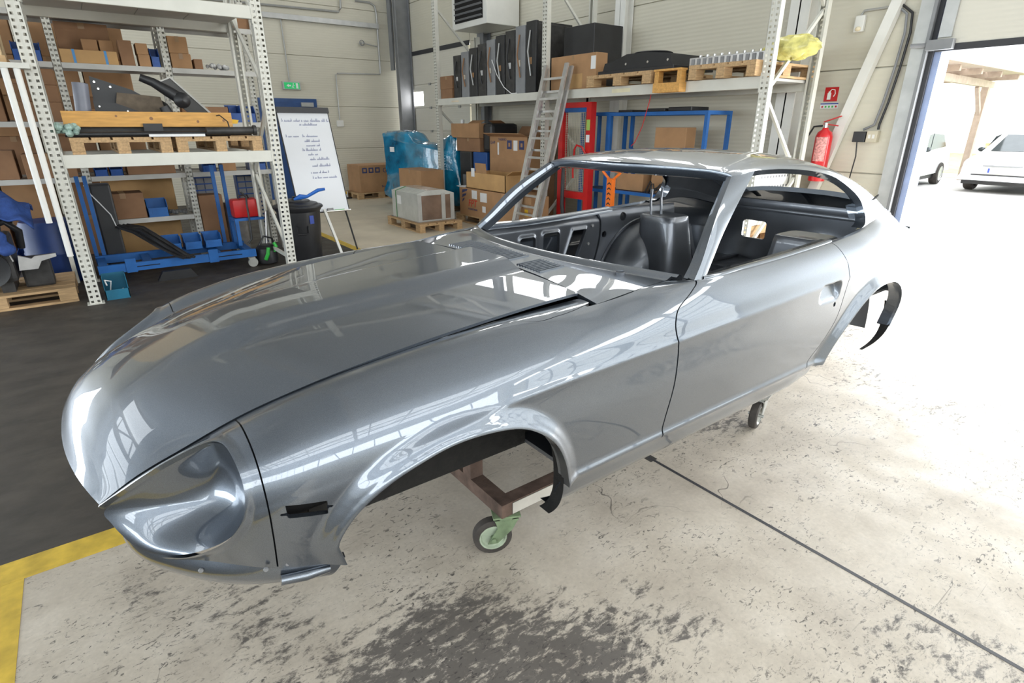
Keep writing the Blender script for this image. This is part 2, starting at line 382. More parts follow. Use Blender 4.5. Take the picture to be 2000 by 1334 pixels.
# steel columns on the walls
for i, (x0, x1, y0, y1, lab) in enumerate(((6.72, 7.08, 13.55, 13.72, ''), (6.9, 7.08, 10.2, 10.42, ''), (6.9, 7.08, 6.5, 6.7, ''), (6.88, 7.08, 3.72, 3.95, ''))):
    mb = MB(); yc = (y0+y1)/2
    mb.b(x0, x1, yc-0.008, yc+0.008, 0, HZ); mb.b(x0, x0+0.014, y0, y1, 0, HZ); mb.b(x1-0.014, x1, y0, y1, 0, HZ)
    struct(mb.build('trim_column_%d' % (i+1), M_STEEL if i < 2 else M_WHITE))
# closed sectional door in the far corner of the right wall
d2 = struct(empty('door_2', (WALL_X, 12.45, 0)))
for z0, z1 in ((0.02, 0.50), (0.51, 1.0), (1.01, 1.5), (1.51, 2.02), (2.03, 2.54), (2.55, 3.2)):
    mb = MB().b(0.03, 0.05, -1.45, 1.5, z0-.02, z0+.01)
    if z0 == 2.03:
        mb.b(0.0, 0.05, -1.4, 0.66, z0, z1); mb.b(0, 0.05, 1.22, 1.5, z0, z1); mb.b(0, 0.05, 0.66, 1.22, z0, 2.08); mb.b(0, 0.05, 0.66, 1.22, 2.39, z1)
    else: mb.b(0.0, 0.05, -1.4, 1.5, z0, z1, 0.004)
    mb.build('door_section', M_DOORPAN, d2)
wn = MB().b(0.01, 0.02, 0.66, 1.22, 2.08, 2.39).build('window_pane', mat('bright_frosted_pane', (0.9, 0.9, 0.9), 0.4, emit=(1, 1, 1, 5.0)), d2)
MB().b(-0.02, 0.0, -1.45, 1.55, 3.19, 3.28).build('top_seal', M_DARKST, d2)
for z in (0.5, 1.0, 1.5, 2.02, 2.54):
    mb = MB()
    for yy in (-1.0, 0.3, 1.35): mb.b(-0.03, 0.0, yy-0.04, yy+0.04, z-0.025, z+0.025)
    mb.build('hinge', M_GALV, d2)
# open sectional door on the right, hanging half way up
d1 = struct(empty('door_1', (WALL_X-0.07, 0.75, 0)))
for z0, z1 in ((2.36, 2.86), (2.87, 3.37), (3.38, 3.9)):
    MB().b(0.0, 0.05, -1.85, 1.71, z0, z1, 0.005).build('door_section', M_DOORPAN, d1)
MB().b(-0.005, 0.055, -1.85, 1.71, 2.30, 2.36).build('bottom_seal', M_DARKST, d1)
MB().b(-0.03, 0.0, 1.59, 1.70, 2.42, 2.75).build('corner_bracket', M_GALV, d1)
mb = MB().b(-0.08, 0.02, 1.55, 1.77, 2.31, 2.40); mb.cyl((-0.1, 1.90, 2.36), (0.02, 1.60, 2.36), 0.02); mb.build('roller_bracket', M_STEEL, d1)
t1 = struct(empty('trim_door_frame', (WALL_X, 2.58, 0)))
MB().b(-0.06, 0.0, -0.03, 0.10, 0, 3.6).build('jamb', M_GALV, t1)
MB().b(-0.10, -0.02, -0.06, -0.03, 0, 3.6).build('guide_rail', M_STEEL, t1)
MB().b(-0.04, 0.2, -0.10, -0.06, 0, 3.6).build('dark_seal', M_DARKST, t1)
MB().b(0.0, 0.24, -0.16, -0.10, 0, 3.6).build('outer_frame', M_BLUEOUT, t1)
# blue personnel door in the left wall
d3 = struct(empty('door_3', (4.15, WALL_Y, 0)))
MB().b(-0.62, 0.68, -0.03, 0.0, 0, 2.2).build('door_frame', M_BLUEFR, d3)
MB().b(-0.54, 0.60, -0.05, -0.03, 0.01, 2.12, 0.005).build('door_leaf', mat('blue_door_leaf', (0.012, 0.055, 0.19), 0.4), d3)
mb = MB().cyl((-0.46, -0.05, 1.05), (-0.46, -0.10, 1.05), 0.012); mb.b(-0.47, -0.34, -0.11, -0.09, 1.04, 1.06); mb.cyl((-0.46, -0.05, 0.97), (-0.46, -0.06, 0.97), 0.025)
mb.build('door_handle', M_GALV, d3)
MB().b(0.30, 0.58, -0.10, -0.05, 2.03, 2.12).build('door_closer', M_GALV, d3)
MB().b(-0.50, -0.30, -0.056, -0.05, 1.50, 1.85).build('paper_notice', M_WHITE, d3)
# ------------------------------------------------------------------ car body shell: coordinates (x rearwards, w half width, z up)
YC = 1.857
def paint_material():
    m = bpy.data.materials.new('grey_metallic_paint'); m.use_nodes = True; N, L = nodes_of(m); b = N['Principled BSDF']
    tc = N.new('ShaderNodeTexCoord'); no = N.new('ShaderNodeTexNoise'); no.inputs['Scale'].default_value = 900; L.new(tc.outputs['Object'], no.inputs['Vector'])
    r = N.new('ShaderNodeValToRGB'); r.color_ramp.elements[0].position = 0.35; r.color_ramp.elements[1].position = 0.65
    r.color_ramp.elements[0].color = (0.130, 0.151, 0.182, 1); r.color_ramp.elements[1].color = (0.186, 0.213, 0.255, 1)
    L.new(no.outputs['Fac'], r.inputs['Fac']); L.new(r.outputs['Color'], b.inputs['Base Color'])
    b.inputs['Metallic'].default_value = 0.9; b.inputs['Roughness'].default_value = 0.36
    b.inputs['Coat Weight'].default_value = 1.0; b.inputs['Coat Roughness'].default_value = 0.015; b.inputs['Coat IOR'].default_value = 1.75
    return m
M_PAINT = paint_material()
M_INNER = mat('grey_inner_paint', (0.16, 0.17, 0.19), 0.34, 0.7, var=0.12, scale=5, coat=0.5)
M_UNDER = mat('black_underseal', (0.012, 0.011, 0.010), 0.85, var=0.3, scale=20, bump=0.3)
M_HOLE = mat('dark_recess', (0.006, 0.005, 0.005), 0.9)

def poly_sd(poly, X, Z):
    """signed distance to a closed polygon, negative inside"""
    P = np.asarray(poly, float); Q = np.roll(P, -1, axis=0); X = np.asarray(X, float); Z = np.asarray(Z, float)
    best = np.full(X.shape, 1e9); ins = np.zeros(X.shape, bool)
    for (ax, az), (bx, bz) in zip(P, Q):
        dx, dz = bx-ax, bz-az; t = np.clip(((X-ax)*dx+(Z-az)*dz)/(dx*dx+dz*dz+1e-12), 0, 1)
        best = np.minimum(best, np.hypot(X-ax-t*dx, Z-az-t*dz))
        if bz != az:
            c = ((az > Z) != (bz > Z)) & (X < (bx-ax)*(Z-az)/(bz-az)+ax); ins ^= c
    return np.where(ins, -best, best)
def smooth_poly(P, n=6, closed=True):
    P = np.asarray(P, float); m = len(P); out = []
    for i in range(m):
        p0, p1, p2, p3 = P[i-1], P[i], P[(i+1) % m], P[(i+2) % m]
        for k in range(n):
            t = k/n; out.append(0.5*((2*p1)+(-p0+p2)*t+(2*p0-5*p1+4*p2-p3)*t*t+(-p0+3*p1-3*p2+p3)*t**3))
    return np.array(out)
def rrect(x0, x1, z0, z1, r=0.015, n=4):
    out = []
    for cx, cz, a0 in ((x1-r, z1-r, 0), (x0+r, z1-r, 90), (x0+r, z0+r, 180), (x1-r, z0+r, 270)):
        for k in range(n+1):
            a = R(a0+90*k/n); out.append((cx+r*math.cos(a), cz+r*math.sin(a)))
    return out

def grid_normals(P):
    du = np.gradient(P, axis=0); dv = np.gradient(P, axis=1); n = np.cross(du, dv); n /= np.linalg.norm(n, axis=2, keepdims=True)+1e-12; return n
def clip_panel(P, fields, out_dir, N=None):
    """P (nu,nv,3) grid in (x,w,z); fields: list of (nu,nv) arrays, kept where all > 0. returns verts, normals, polys"""
    nu, nv = P.shape[:2]
    if N is None: N = grid_normals(P)
    c = (N*np.asarray(out_dir, float)).sum(2).mean()
    flip = c < 0
    if flip: N = -N
    V = list(P.reshape(-1, 3)); NN = list(N.reshape(-1, 3)); G = [list(f.reshape(-1)) for f in fields]
    polys = []
    idx = np.arange(nu*nv).reshape(nu, nv)
    q = np.stack([idx[:-1, :-1], idx[1:, :-1], idx[1:, 1:], idx[:-1, 1:]], axis=2).reshape(-1, 4)
    if flip: q = q[:, ::-1]
    polys = [tuple(int(i) for i in r) for r in q]
    for k in range(len(fields)):
        g = G[k]; cache = {}; out = []
        ga = np.asarray(g)
        for p in polys:
            vals = [g[i] for i in p]
            if min(vals) > 0: out.append(p); continue
            if max(vals) <= 0: continue
            np_ = []
            m = len(p)
            for i in range(m):
                a, b_ = p[i], p[(i+1) % m]; fa, fb = g[a], g[b_]
                if fa > 0: np_.append(a)
                if (fa > 0) != (fb > 0):
                    key = (a, b_) if a < b_ else (b_, a)
                    if key not in cache:
                        t = fa/(fa-fb); cache[key] = len(V)
                        V.append(V[a]+(V[b_]-V[a])*t); n_ = NN[a]+(NN[b_]-NN[a])*t; NN.append(n_/(np.linalg.norm(n_)+1e-12))
                        for kk in range(len(G)): G[kk].append(G[kk][a]+(G[kk][b_]-G[kk][a])*t)
                    np_.append(cache[key])
            if len(np_) >= 3: out.append(tuple(np_))
        polys = out
    return V, NN, polys
def rim(V, NN, polys, depth, direction=None, sel=None):
    """inward return flange along the free edges"""
    cnt = {}
    for p in polys:
        for i in range(len(p)):
            a, b_ = p[i], p[(i+1) % len(p)]
            if (b_, a) in cnt: cnt.pop((b_, a))
            else: cnt[(a, b_)] = 1
    ed = list(cnt)
    if sel is not None and ed:
        ids = sorted({i for e in ed for i in e}); ok = np.asarray(sel(np.array([V[i] for i in ids]).T)); good = {i for i, o in zip(ids, ok) if o}
        ed = [e for e in ed if e[0] in good and e[1] in good]
    for (a, b_) in ed:
        da = -NN[a]*depth if direction is None else np.asarray(direction)*depth
        db = -NN[b_]*depth if direction is None else np.asarray(direction)*depth
        e = V[b_]-V[a]
        if np.linalg.norm(e) < 1e-6: continue
        n_ = np.cross(da, e); n_ = n_/(np.linalg.norm(n_)+1e-12)
        k = len(V); V += [V[b_], V[a], V[a]+da, V[b_]+db]; NN += [n_]*4; polys.append((k, k+1, k+2, k+3))
def panel_obj(name, V, NN, polys, m, parent, side=1, sym=False):
    """side=+1: near side (y = YC - w); side=-1: mirrored"""
    used = sorted({i for p in polys for i in p}); remap = {i: k for k, i in enumerate(used)}
    A = np.array([V[i] for i in used]); B = np.array([NN[i] for i in used])
    F = [tuple(remap[i] for i in p) for p in polys]
    X = np.stack([A[:, 0], YC-side*A[:, 1], A[:, 2]], 1); Nn = np.stack([B[:, 0], -side*B[:, 1], B[:, 2]], 1)
    if side > 0: F = [f[::-1] for f in F]
    me = bpy.data.meshes.new(name); me.from_pydata(X.tolist(), [], F); me.materials.append(m)
    me.polygons.foreach_set('use_smooth', [True]*len(me.polygons)); me.update()
    if not me.validate(): me.normals_split_custom_set_from_vertices(Nn.tolist())
    return newobj(name, me, parent)

car = thing('car_body', 'grey metallic two-door coupe body shell without wheels or glass, on a wheeled dolly', 'car body', (0, 0, 0))

# ---- side surface
ST = [
 (-.125, [(.450,.813),(.456,.810),(.460,.806),(.463,.80),(.465,.793),(.466,.786),(.465,.778),(.462,.77)]),
 (-.05, [(.466,.860),(.50,.868),(.535,.862),(.56,.84),(.572,.81),(.572,.775),(.558,.735),(.53,.700)]),
 (.06, [(.490,.912),(.54,.928),(.595,.925),(.64,.900),(.662,.86),(.672,.81),(.664,.75),(.640,.690)]),
 (.175, [(.514,.963),(.58,.978),(.645,.970),(.692,.945),(.720,.905),(.735,.85),(.733,.77),(.712,.66)]),
 (.35, [(.530,1.008),(.595,1.026),(.655,1.016),(.708,.982),(.745,.933),(.765,.87),(.765,.79),(.737,.62)]),
 (.65, [(.545,1.050),(.605,1.064),(.662,1.054),(.716,1.020),(.757,.972),(.784,.915),(.788,.82),(.77,.58)]),
 (.95, [(.552,1.074),(.612,1.083),(.67,1.073),(.725,1.042),(.765,.997),(.792,.937),(.799,.80),(.788,.592)]),
 (1.25, [(.560,1.086),(.625,1.090),(.685,1.077),(.735,1.050),(.770,1.005),(.795,.945),(.801,.80),(.788,.592)]),
 (1.50, [(.600,1.108),(.66,1.108),(.71,1.095),(.75,1.062),(.780,1.012),(.799,.95),(.803,.80),(.788,.592)]),
 (1.65, [(.690,1.112),(.712,1.110),(.732,1.098),(.758,1.066),(.783,1.018),(.80,.955),(.803,.80),(.788,.592)]),
 (2.0, [(.703,1.112),(.720,1.110),(.738,1.098),(.762,1.066),(.785,1.022),(.801,.963),(.804,.80),(.788,.592)]),
 (2.4, [(.703,1.122),(.720,1.120),(.739,1.108),(.763,1.077),(.786,1.035),(.803,.978),(.805,.80),(.788,.592)]),
 (2.65, [(.698,1.132),(.716,1.130),(.737,1.118),(.763,1.088),(.788,1.045),(.806,.988),(.808,.80),(.79,.592)]),
 (2.95, [(.682,1.150),(.705,1.146),(.730,1.132),(.763,1.100),(.79,1.055),(.81,.995),(.812,.82),(.797,.595)]),
 (3.3, [(.640,1.175),(.668,1.166),(.70,1.145),(.742,1.10),(.776,1.045),(.797,.978),(.797,.82),(.768,.60)]),
 (3.6, [(.595,1.120),(.625,1.112),(.665,1.092),(.708,1.055),(.742,1.0),(.762,.93),(.754,.80),(.715,.62)]),
 (3.85, [(.555,1.058),(.585,1.052),(.625,1.035),(.663,1.0),(.69,.95),(.70,.89),(.69,.79),(.65,.65)]),
 (3.93, [(.530,1.030),(.556,1.022),(.592,1.006),(.63,.975),(.655,.93),(.666,.88),(.658,.79),(.62,.66)]),
]
SX = np.array([s[0] for s in ST]); SP = np.array([s[1] for s in ST])
KN = np.array([0, .065, .13, .195, .255, .325, .47, .68])
def add_crease(P, x):
    """tighten the section around point 5 into the soft body crease"""
    k = float(sstep(.45, .95, x)*(1-.6*sstep(2.5, 3.2, x))); P = np.asarray(P, float)
    a = P[5]+.20*(P[4]-P[5])+np.array([.0015, 0])*(1-k); b_ = P[5]+.09*(P[6]-P[5])+np.array([.0015, 0])*(1-k)
    return np.concatenate([P[:5], [a], [P[5]+np.array([.0015, 0])*k], [b_], P[6:]])
SP = np.array([add_crease(p, x) for p, x in zip(SP, SX)])
KN = np.array([0, .065, .13, .195, .255, .311, .325, .338, .47, .68]); KN = KN/KN[-1]
ARCH_F = smooth_poly([(.34,.40),(.332,.52),(.325,.60),(.312,.66),(.305,.71),(.352,.782),(.428,.834),(.511,.863),(.597,.881),(.689,.882),(.788,.867),(.859,.834),(.926,.774),(.968,.698),(.990,.62),(.992,.56),(.985,.40)], 4)
ARCH_R = smooth_poly([(2.48,.40),(2.53,.52),(2.564,.587),(2.638,.702),(2.764,.815),(2.85,.865),(2.937,.898),(3.04,.907),(3.14,.896),(3.22,.865),(3.28,.825),(3.335,.765),(3.36,.70),(3.36,.63),(3.34,.55),(3.28,.40)], 4)
def S_side(x, s, flare=True):
    x = np.asarray(x, float); s = np.asarray(s, float)
    C = spline(SX, SP.reshape(len(SX), -1), x.ravel()).reshape(-1, SP.shape[1], 2)
    sv = s.ravel(); k = KN; i = np.clip(np.searchsorted(k, sv, side='right')-1, 0, len(k)-2)
    h = k[i+1]-k[i]; t = ((sv-k[i])/h)[:, None]; h = h[:, None]
    D = np.diff(C, axis=1)/np.diff(k)[None, :, None]; m = np.empty_like(C); m[:, 0] = D[:, 0]; m[:, -1] = D[:, -1]
    hk = np.diff(k)[None, :, None]; m[:, 1:-1] = (D[:, :-1]*hk[:, 1:]+D[:, 1:]*hk[:, :-1])/(hk[:, 1:]+hk[:, :-1])
    r = np.arange(len(sv)); y0, y1, m0, m1 = C[r, i], C[r, i+1], m[r, i], m[r, i+1]
    q = (2*t**3-3*t**2+1)*y0+(t**3-2*t**2+t)*h*m0+(-2*t**3+3*t**2)*y1+(t**3-t**2)*h*m1
    w, z = q[:, 0], q[:, 1]; xx = x.ravel()
    if flare:
        for A in (ARCH_F, ARCH_R):
            d = np.abs(poly_sd(A, xx, z)); w = w+0.020*(1-sstep(0.006, 0.060, d))+0.006*(1-sstep(0.0, 0.02, d))
    # rolled edge above the sill
    w = w+0.010*np.exp(-((z-0.604)/0.014)**2)*sstep(0.95, 1.05, xx)*(1-sstep(2.5, 2.6, xx))
    return np.stack([xx, w, z], 1).reshape(x.shape+(3,))
def grid(x0, x1, nx, ns, s0=0.0, s1=1.0):
    X, S_ = np.meshgrid(np.linspace(x0, x1, nx), np.linspace(s0, s1, ns), indexing='ij'); return X, S_
def x_df(z): return spline([.40, .555, .68, .815, .908, .963, 1.015, 1.05, 1.085, 1.113, 1.14], [1.44, 1.447, 1.46, 1.48, 1.486, 1.478, 1.482, 1.515, 1.60, 1.665, 1.70], z)
def x_dr(z): return spline([.40, .594, .618, .705, .795, .898, .985, 1.066, 1.11, 1.16], [2.38, 2.44, 2.452, 2.541, 2.613, 2.651, 2.666, 2.662, 2.645, 2.62], z)
def w_lid(x): return spline([.86, .905, .93, .98, 1.08, 1.18, 1.26], [.50, .545, .595, .640, .648, .636, .615], np.clip(x, .86, 1.26))
GAP = 0.0028
OUT = (0, 1, 0.35)
# oblique plane used to cut the lamp opening (looking along the opening's own axis)
LAX = np.array([0.55, -0.70, -0.45]); LAX /= np.linalg.norm(LAX)
LU = np.cross(LAX, (0, 0, 1.0)); LU /= np.linalg.norm(LU); LV = np.cross(LU, LAX)
LAMP3 = np.array([(-.117,.458,.800),(-.060,.490,.852),(.024,.522,.903),(.098,.566,.947),(.125,.602,.958),(.138,.645,.950),(.142,.690,.922),(.140,.712,.875),(.131,.708,.822),(.104,.688,.776),(.068,.650,.738),(.018,.602,.708),(-.031,.552,.694),(-.067,.514,.700),(-.094,.486,.730),(-.112,.466,.768)])
LAMP2 = smooth_poly(np.stack([LAMP3@LU, LAMP3@LV], 1), 5)
_cut = LAMP3.copy(); _cut[13:] += np.array([(-.05, .0, -.02), (-.08, .02, -.04), (-.08, 0, -.02)]); _cut[0] += (-.05, -.0, .0)
LAMPC = smooth_poly(np.stack([_cut@LU, _cut@LV], 1), 5)

for side in (1, -1):
    # fender
    X, S_ = grid(.155, 1.72, 300, 110); P = S_side(X, S_); x, w, z = P[..., 0], P[..., 1], P[..., 2]
    lid = np.where((x > .86), w-w_lid(x), 1.0)
    cowl_edge = np.where(x > 1.2, w-spline([1.2, 1.36, 1.48, 1.61, 1.72], [.640, .648, .645, .648, .66], np.clip(x, 1.2, 1.72)), 1.0)
    mk = poly_sd([(.207, .843), (.294, .827), (.292, .790), (.208, .809)], x, z)
    slot = np.minimum(poly_sd([(.193, .826), (.209, .823), (.209, .817), (.193, .820)], x, z), poly_sd([(.292, .813), (.306, .811), (.306, .805), (.292, .807)], x, z))
    V, NN, F = clip_panel(P, [x-.175-GAP*.6, x_df(z)-x-GAP*1.5, poly_sd(ARCH_F, x, z), lid-.002, cowl_edge-.003, np.minimum(mk, slot)], OUT)
    rim(V, NN, F, 0.014); rim(V, NN, F, 0.035, (0, -1, 0), lambda p: np.abs(poly_sd(ARCH_F, p[0], p[2])) < 0.004)
    fo = panel_obj('fender', V, NN, F, M_PAINT, car, side)
    MB().b(.19, .31, YC-side*.70-.004, YC-side*.70+.004, .78, .85).build('marker_opening', M_HOLE, fo)
    # inspection lid
    X, S_ = grid(.86, 1.26, 90, 60, 0, .32); P = S_side(X, S_); x, w, z = P[..., 0], P[..., 1], P[..., 2]
    P[..., 2] -= 0.001
    V, NN, F = clip_panel(P, [w_lid(x)-w-.002, x-.90, 1.245-x-(w-.56)*.25], OUT); rim(V, NN, F, 0.012)
    panel_obj('inspection_lid', V, NN, F, M_PAINT, car, side)
    # lamp surround
    X, S_ = grid(-.125, .185, 150, 110); P = S_side(X, S_); x, w, z = P[..., 0], P[..., 1], P[..., 2]
    U2, V2 = P@LU, P@LV
    lampd = poly_sd(LAMP2, U2, V2)
    lip = 0.006*(1-sstep(0, 0.02, np.abs(lampd))); P = P+grid_normals(P)*lip[..., None]*(1 if grid_normals(P)[75, 55, 1] > 0 else -1)
    V, NN, F = clip_panel(P, [.175-GAP*.6-x, poly_sd(LAMPC, U2, V2)], (-.3, 1, .2)); rim(V, NN, F, 0.012, None, lambda p: (p[0] > .16) | (p[2] > .80))
    lo = panel_obj('lamp_surround', V, NN, F, M_PAINT, car, side)
    # bowl of the lamp opening
    nr, nt = 30, len(LAMP2); cen = LAMP3.mean(0); B3 = []
    ring = smooth_poly(LAMP3, 5)
    # project the ring to the body skin for a clean joint
    # smooth concave sheet spanning the rim: relax the depth over a polar net
    rh = ring@LAX; r2 = np.stack([ring@LU, ring@LV], 1); c2 = r2.mean(0)
    rad = np.linspace(1, 0, nr)[:, None]; Hh = np.broadcast_to(rh, (nr, len(rh)))*rad+rh.mean()*(1-rad); Hh = Hh.copy()
    Q2 = c2+(r2-c2)[None]*rad[..., None]
    for it in range(900):
        Hn = .25*(Hh[:-2]+Hh[2:]+np.roll(Hh[1:-1], 2, 1)+np.roll(Hh[1:-1], -2, 1)); Hh[1:-1] = Hn; Hh[-1] = Hh[-2].mean()
    skew = .5+.9*np.clip((Q2[..., 0]-Q2[..., 0].min())/(np.ptp(Q2[..., 0])), 0, 1) if (ring[6]@LU) > (ring[0]@LU) else .5+.9*np.clip((Q2[..., 0].max()-Q2[..., 0])/(np.ptp(Q2[..., 0])), 0, 1)
    Hh = Hh+.085*(1-rad**2)*skew
    B3 = Q2[..., 0:1]*LU+Q2[..., 1:2]*LV+Hh[..., None]*LAX
    Bp = np.array(B3); Bp = np.concatenate([Bp, Bp[:, :1]], 1)
    V, NN, F = clip_panel(Bp, [], (-.8, .5, .2)); panel_obj('lamp_bowl', V, NN, F, M_PAINT, car, side)
    # door skin
    X, S_ = grid(1.42, 2.70, 240, 100); P = S_side(X, S_); x, w, z = P[..., 0], P[..., 1], P[..., 2]
    hd = poly_sd(rrect(2.425, 2.605, .90, .985, .03), x, z)
    rec = (1-sstep(-.014, .0, hd)); P[..., 1] -= 0.034*rec*(.25+.75*np.clip((z-.905)/.08, 0, 1))
    kh = np.hypot(x-2.575, z-.878)-.011
    V, NN, F = clip_panel(P, [x-x_df(z)-GAP*.8, x_dr(z)-x-GAP*.8, kh], OUT); rim(V, NN, F, 0.016)
    do = panel_obj('door', V, NN, F, M_PAINT, car, side)
    # belt strip along the top of the door
    xs = np.linspace(1.705, 2.66, 40); C0 = spline(SX, SP[:, 0], xs)
    prof = [(0.006, -.001), (0.004, .007), (-.012, .009), (-.02, .004), (-.045, .004), (-.05, -.02)]
    G = np.array([[(a, c[0]+dw, c[1]+dz) for (dw, dz) in prof] for a, c in zip(xs, C0)])
    V, NN, F = clip_panel(G, [], (0, .2, 1)); panel_obj('belt_strip', V, NN, F, M_PAINT, do, side)
    # rear quarter
    X, S_ = grid(2.40, 3.93, 280, 110); P = S_side(X, S_); x, w, z = P[..., 0], P[..., 1], P[..., 2]
    V, NN, F = clip_panel(P, [x-x_dr(z)-GAP*.8, poly_sd(ARCH_R, x, z)], OUT); rim(V, NN, F, 0.014); rim(V, NN, F, 0.05, (0, -1, 0), lambda p: np.abs(poly_sd(ARCH_R, p[0], p[2])) < 0.004)
    panel_obj('quarter_panel', V, NN, F, M_PAINT, car, side)
    # rocker
    xs = np.linspace(.985, 2.56, 60)
    prof = [(.789, .594), (.786, .586), (.776, .574), (.768, .55), (.76, .52), (.748, .495), (.73, .482), (.70, .482)]
    G = np.array([[(a, w_-(.0 if a > 1.02 else (1.02-a)*.3), z_+(0.02*sstep(2.4, 2.56, a) if z_ < .56 else 0)) for (w_, z_) in prof] for a in xs])
    V, NN, F = clip_panel(G, [], (0, 1, -.3)); panel_obj('rocker_panel', V, NN, F, M_PAINT, car, side)
    # curl of the arch flange behind the front wheel
    cv = spline(np.arange(7), np.array([(.976, .72), (.988, .65), (.9915, .59), (.988, .55), (.975, .522), (.955, .510), (.935, .508)]), np.linspace(0, 6, 24))
    G = [[(p[0], w_, p[1]) for w_ in (.792, .775, .745)] for p in cv]
    V, NN, F = clip_panel(np.array(G), [], (-1, 0, .3)); panel_obj('arch_flange', V, NN, F, M_UNDER, car, side)
    cv = spline(np.arange(7), np.array([(3.35, .74), (3.362, .68), (3.358, .62), (3.335, .575), (3.29, .545), (3.22, .525), (3.12, .515)]), np.linspace(0, 6, 26))
    G = [[(p[0], w_, p[1]) for w_ in (.795-.03*k/25, .78-.03*k/25, .735+.015*k/25)] for k, p in enumerate(cv)]
    V, NN, F = clip_panel(np.array(G), [], (-1, 0, .3)); panel_obj('arch_flange', V, NN, F, M_UNDER, car, side)
    # dark strips added behind the shut lines so bright floor doesn't show through
    for xc in (lambda zz: np.full_like(zz, .175), x_df, x_dr):
        sv = np.linspace(.0, .995, 70); zz = S_side(np.full_like(sv, .175 if xc(np.array([.8]))[0] < .5 else float(xc(np.array([.8]))[0])), sv)[..., 2]; xx = xc(zz)
        G = np.stack([S_side(xx+dx, sv, False) for dx in (-.014, 0, .014)], 1); G[..., 1] -= .016; G[..., 2] -= .006*(sv < .3)[:, None]
        V, NN, F = clip_panel(G, [], OUT); panel_obj('seam_backing', V, NN, F, M_UNDER, car, side)
    # A pillar
    Fr = np.array([(1.665,.655,1.110),(1.735,.632,1.160),(1.895,.572,1.300),(2.055,.512,1.418)])
    Ou = np.array([(1.660,.705,1.112),(1.730,.682,1.178),(1.857,.630,1.312),(2.040,.552,1.436)])
    Re = np.array([(1.715,.708,1.100),(1.785,.685,1.165),(1.905,.648,1.273),(2.165,.572,1.452)])
    tt = np.linspace(0, 3, 30); k4 = np.arange(4)
    f_, o_, r_ = (spline(k4, A, tt) for A in (Fr, Ou, Re))
    ins = (f_+r_)/2+np.array([.01, -.035, -.012])
    mid = (o_+r_)/2+np.array([0, .006, .0]); ch = (f_*.45+o_*.55)+np.array([-.004, -.004, .004]); ch2 = (f_*.55+o_*.45)+np.array([.008, -.008, -.004])
    G = np.stack([f_, ch2, ch, o_, mid, r_, ins, f_], 1)
    pm = MB(); n8 = G.shape[1]
    for row in G: pm.v += [(p[0], YC-side*p[1], p[2]) for p in row]
    for a in range(len(G)-1):
        for b_ in range(n8-1): pm.f.append((a*n8+b_, a*n8+b_+1, (a+1)*n8+b_+1, (a+1)*n8+b_))
    pm.build('windscreen_pillar', M_PAINT, car, True, angle=28)
    # valance under the lamp
    T_ = np.array([(-.100,0,.66),(-.105,.30,.672),(-.098,.445,.705),(-.045,.53,.698),(.06,.638,.690),(.175,.710,.664),(.325,.733,.628)])
    B_ = np.array([(-.062,0,.565),(-.055,.30,.565),(-.035,.44,.575),(.015,.54,.590),(.08,.615,.592),(.165,.650,.573),(.285,.668,.538)])
    u = np.linspace(0, 6, 70); t_, b_ = spline(np.arange(7), T_, u), spline(np.arange(7), B_, u)
    G = []
    for k in range(12):
        f = k/11; bul = math.sin(math.pi*f)*.018
        G.append(t_*(1-f)+b_*f+np.array([-.3, 1, 0])*bul*sstep(1, 4, u)[:, None]+np.array([-1, 0, 0])*bul*(1-sstep(1, 4, u))[:, None])
    G = np.array(G); V, NN, F = clip_panel(G, [], (-.6, .8, -.2)); rim(V, NN, F, 0.02)
    vo = panel_obj('valance', V, NN, F, M_PAINT, car, side)
    sl = MB(); a, b_ = (.175, YC-side*.722, .632), (.285, YC-side*.728, .612); sl.tube([a, tuple((np.array(a)+np.array(b_))/2+np.array([0, -side*.004, 0])), b_], [.012, .013, .010], 10); sl.build('pressed_rib', M_PAINT, vo, True)
    for (bx, bw, bz) in ((.150, .716, .672), (.196, .722, .668), (.03, .625, .668)):
        MB().lathe([(0, -.004), (.005, -.004), (.006, 0), (.004, .003), (0, .003)], (bx, YC-side*(bw-.004), bz), 10, 'y').build('bolt', M_STEEL, vo, True)
# ---- hood
def hz_edge(x): return spline([-.125, -.05, .06, .175, .35, .6, .9, 1.12, 1.26], [.815, .864, .916, .967, 1.012, 1.053, 1.084, 1.100, 1.106], x)
def hw_edge(x): return spline([-.125, -.05, .06, .175, .35, .6, .9, 1.12, 1.26], [.449, .465, .488, .512, .528, .543, .551, .556, .560], x)
def hz_cen(x): return spline([-.19, -.17, -.13, -.08, 0, .1, .2, .4, .7, 1.0, 1.26], [.835, .868, .908, .942, .980, 1.010, 1.030, 1.058, 1.083, 1.102, 1.116], x)
def x_nose(t): return -.190+.066*np.abs(t)**2.2
nx, nt = 220, 121
tt = np.linspace(-1, 1, nt); uu = np.linspace(0, 1, nx)**1.25
U, T = np.meshgrid(uu, tt, indexing='ij')
xn = x_nose(T); xr = 1.238-0.018*(1-np.abs(T)**2)*0+.02*(1-T**2)
X = xn+(xr-xn)*U
Wd = T*hw_edge(np.clip(X, -.125, 1.26))
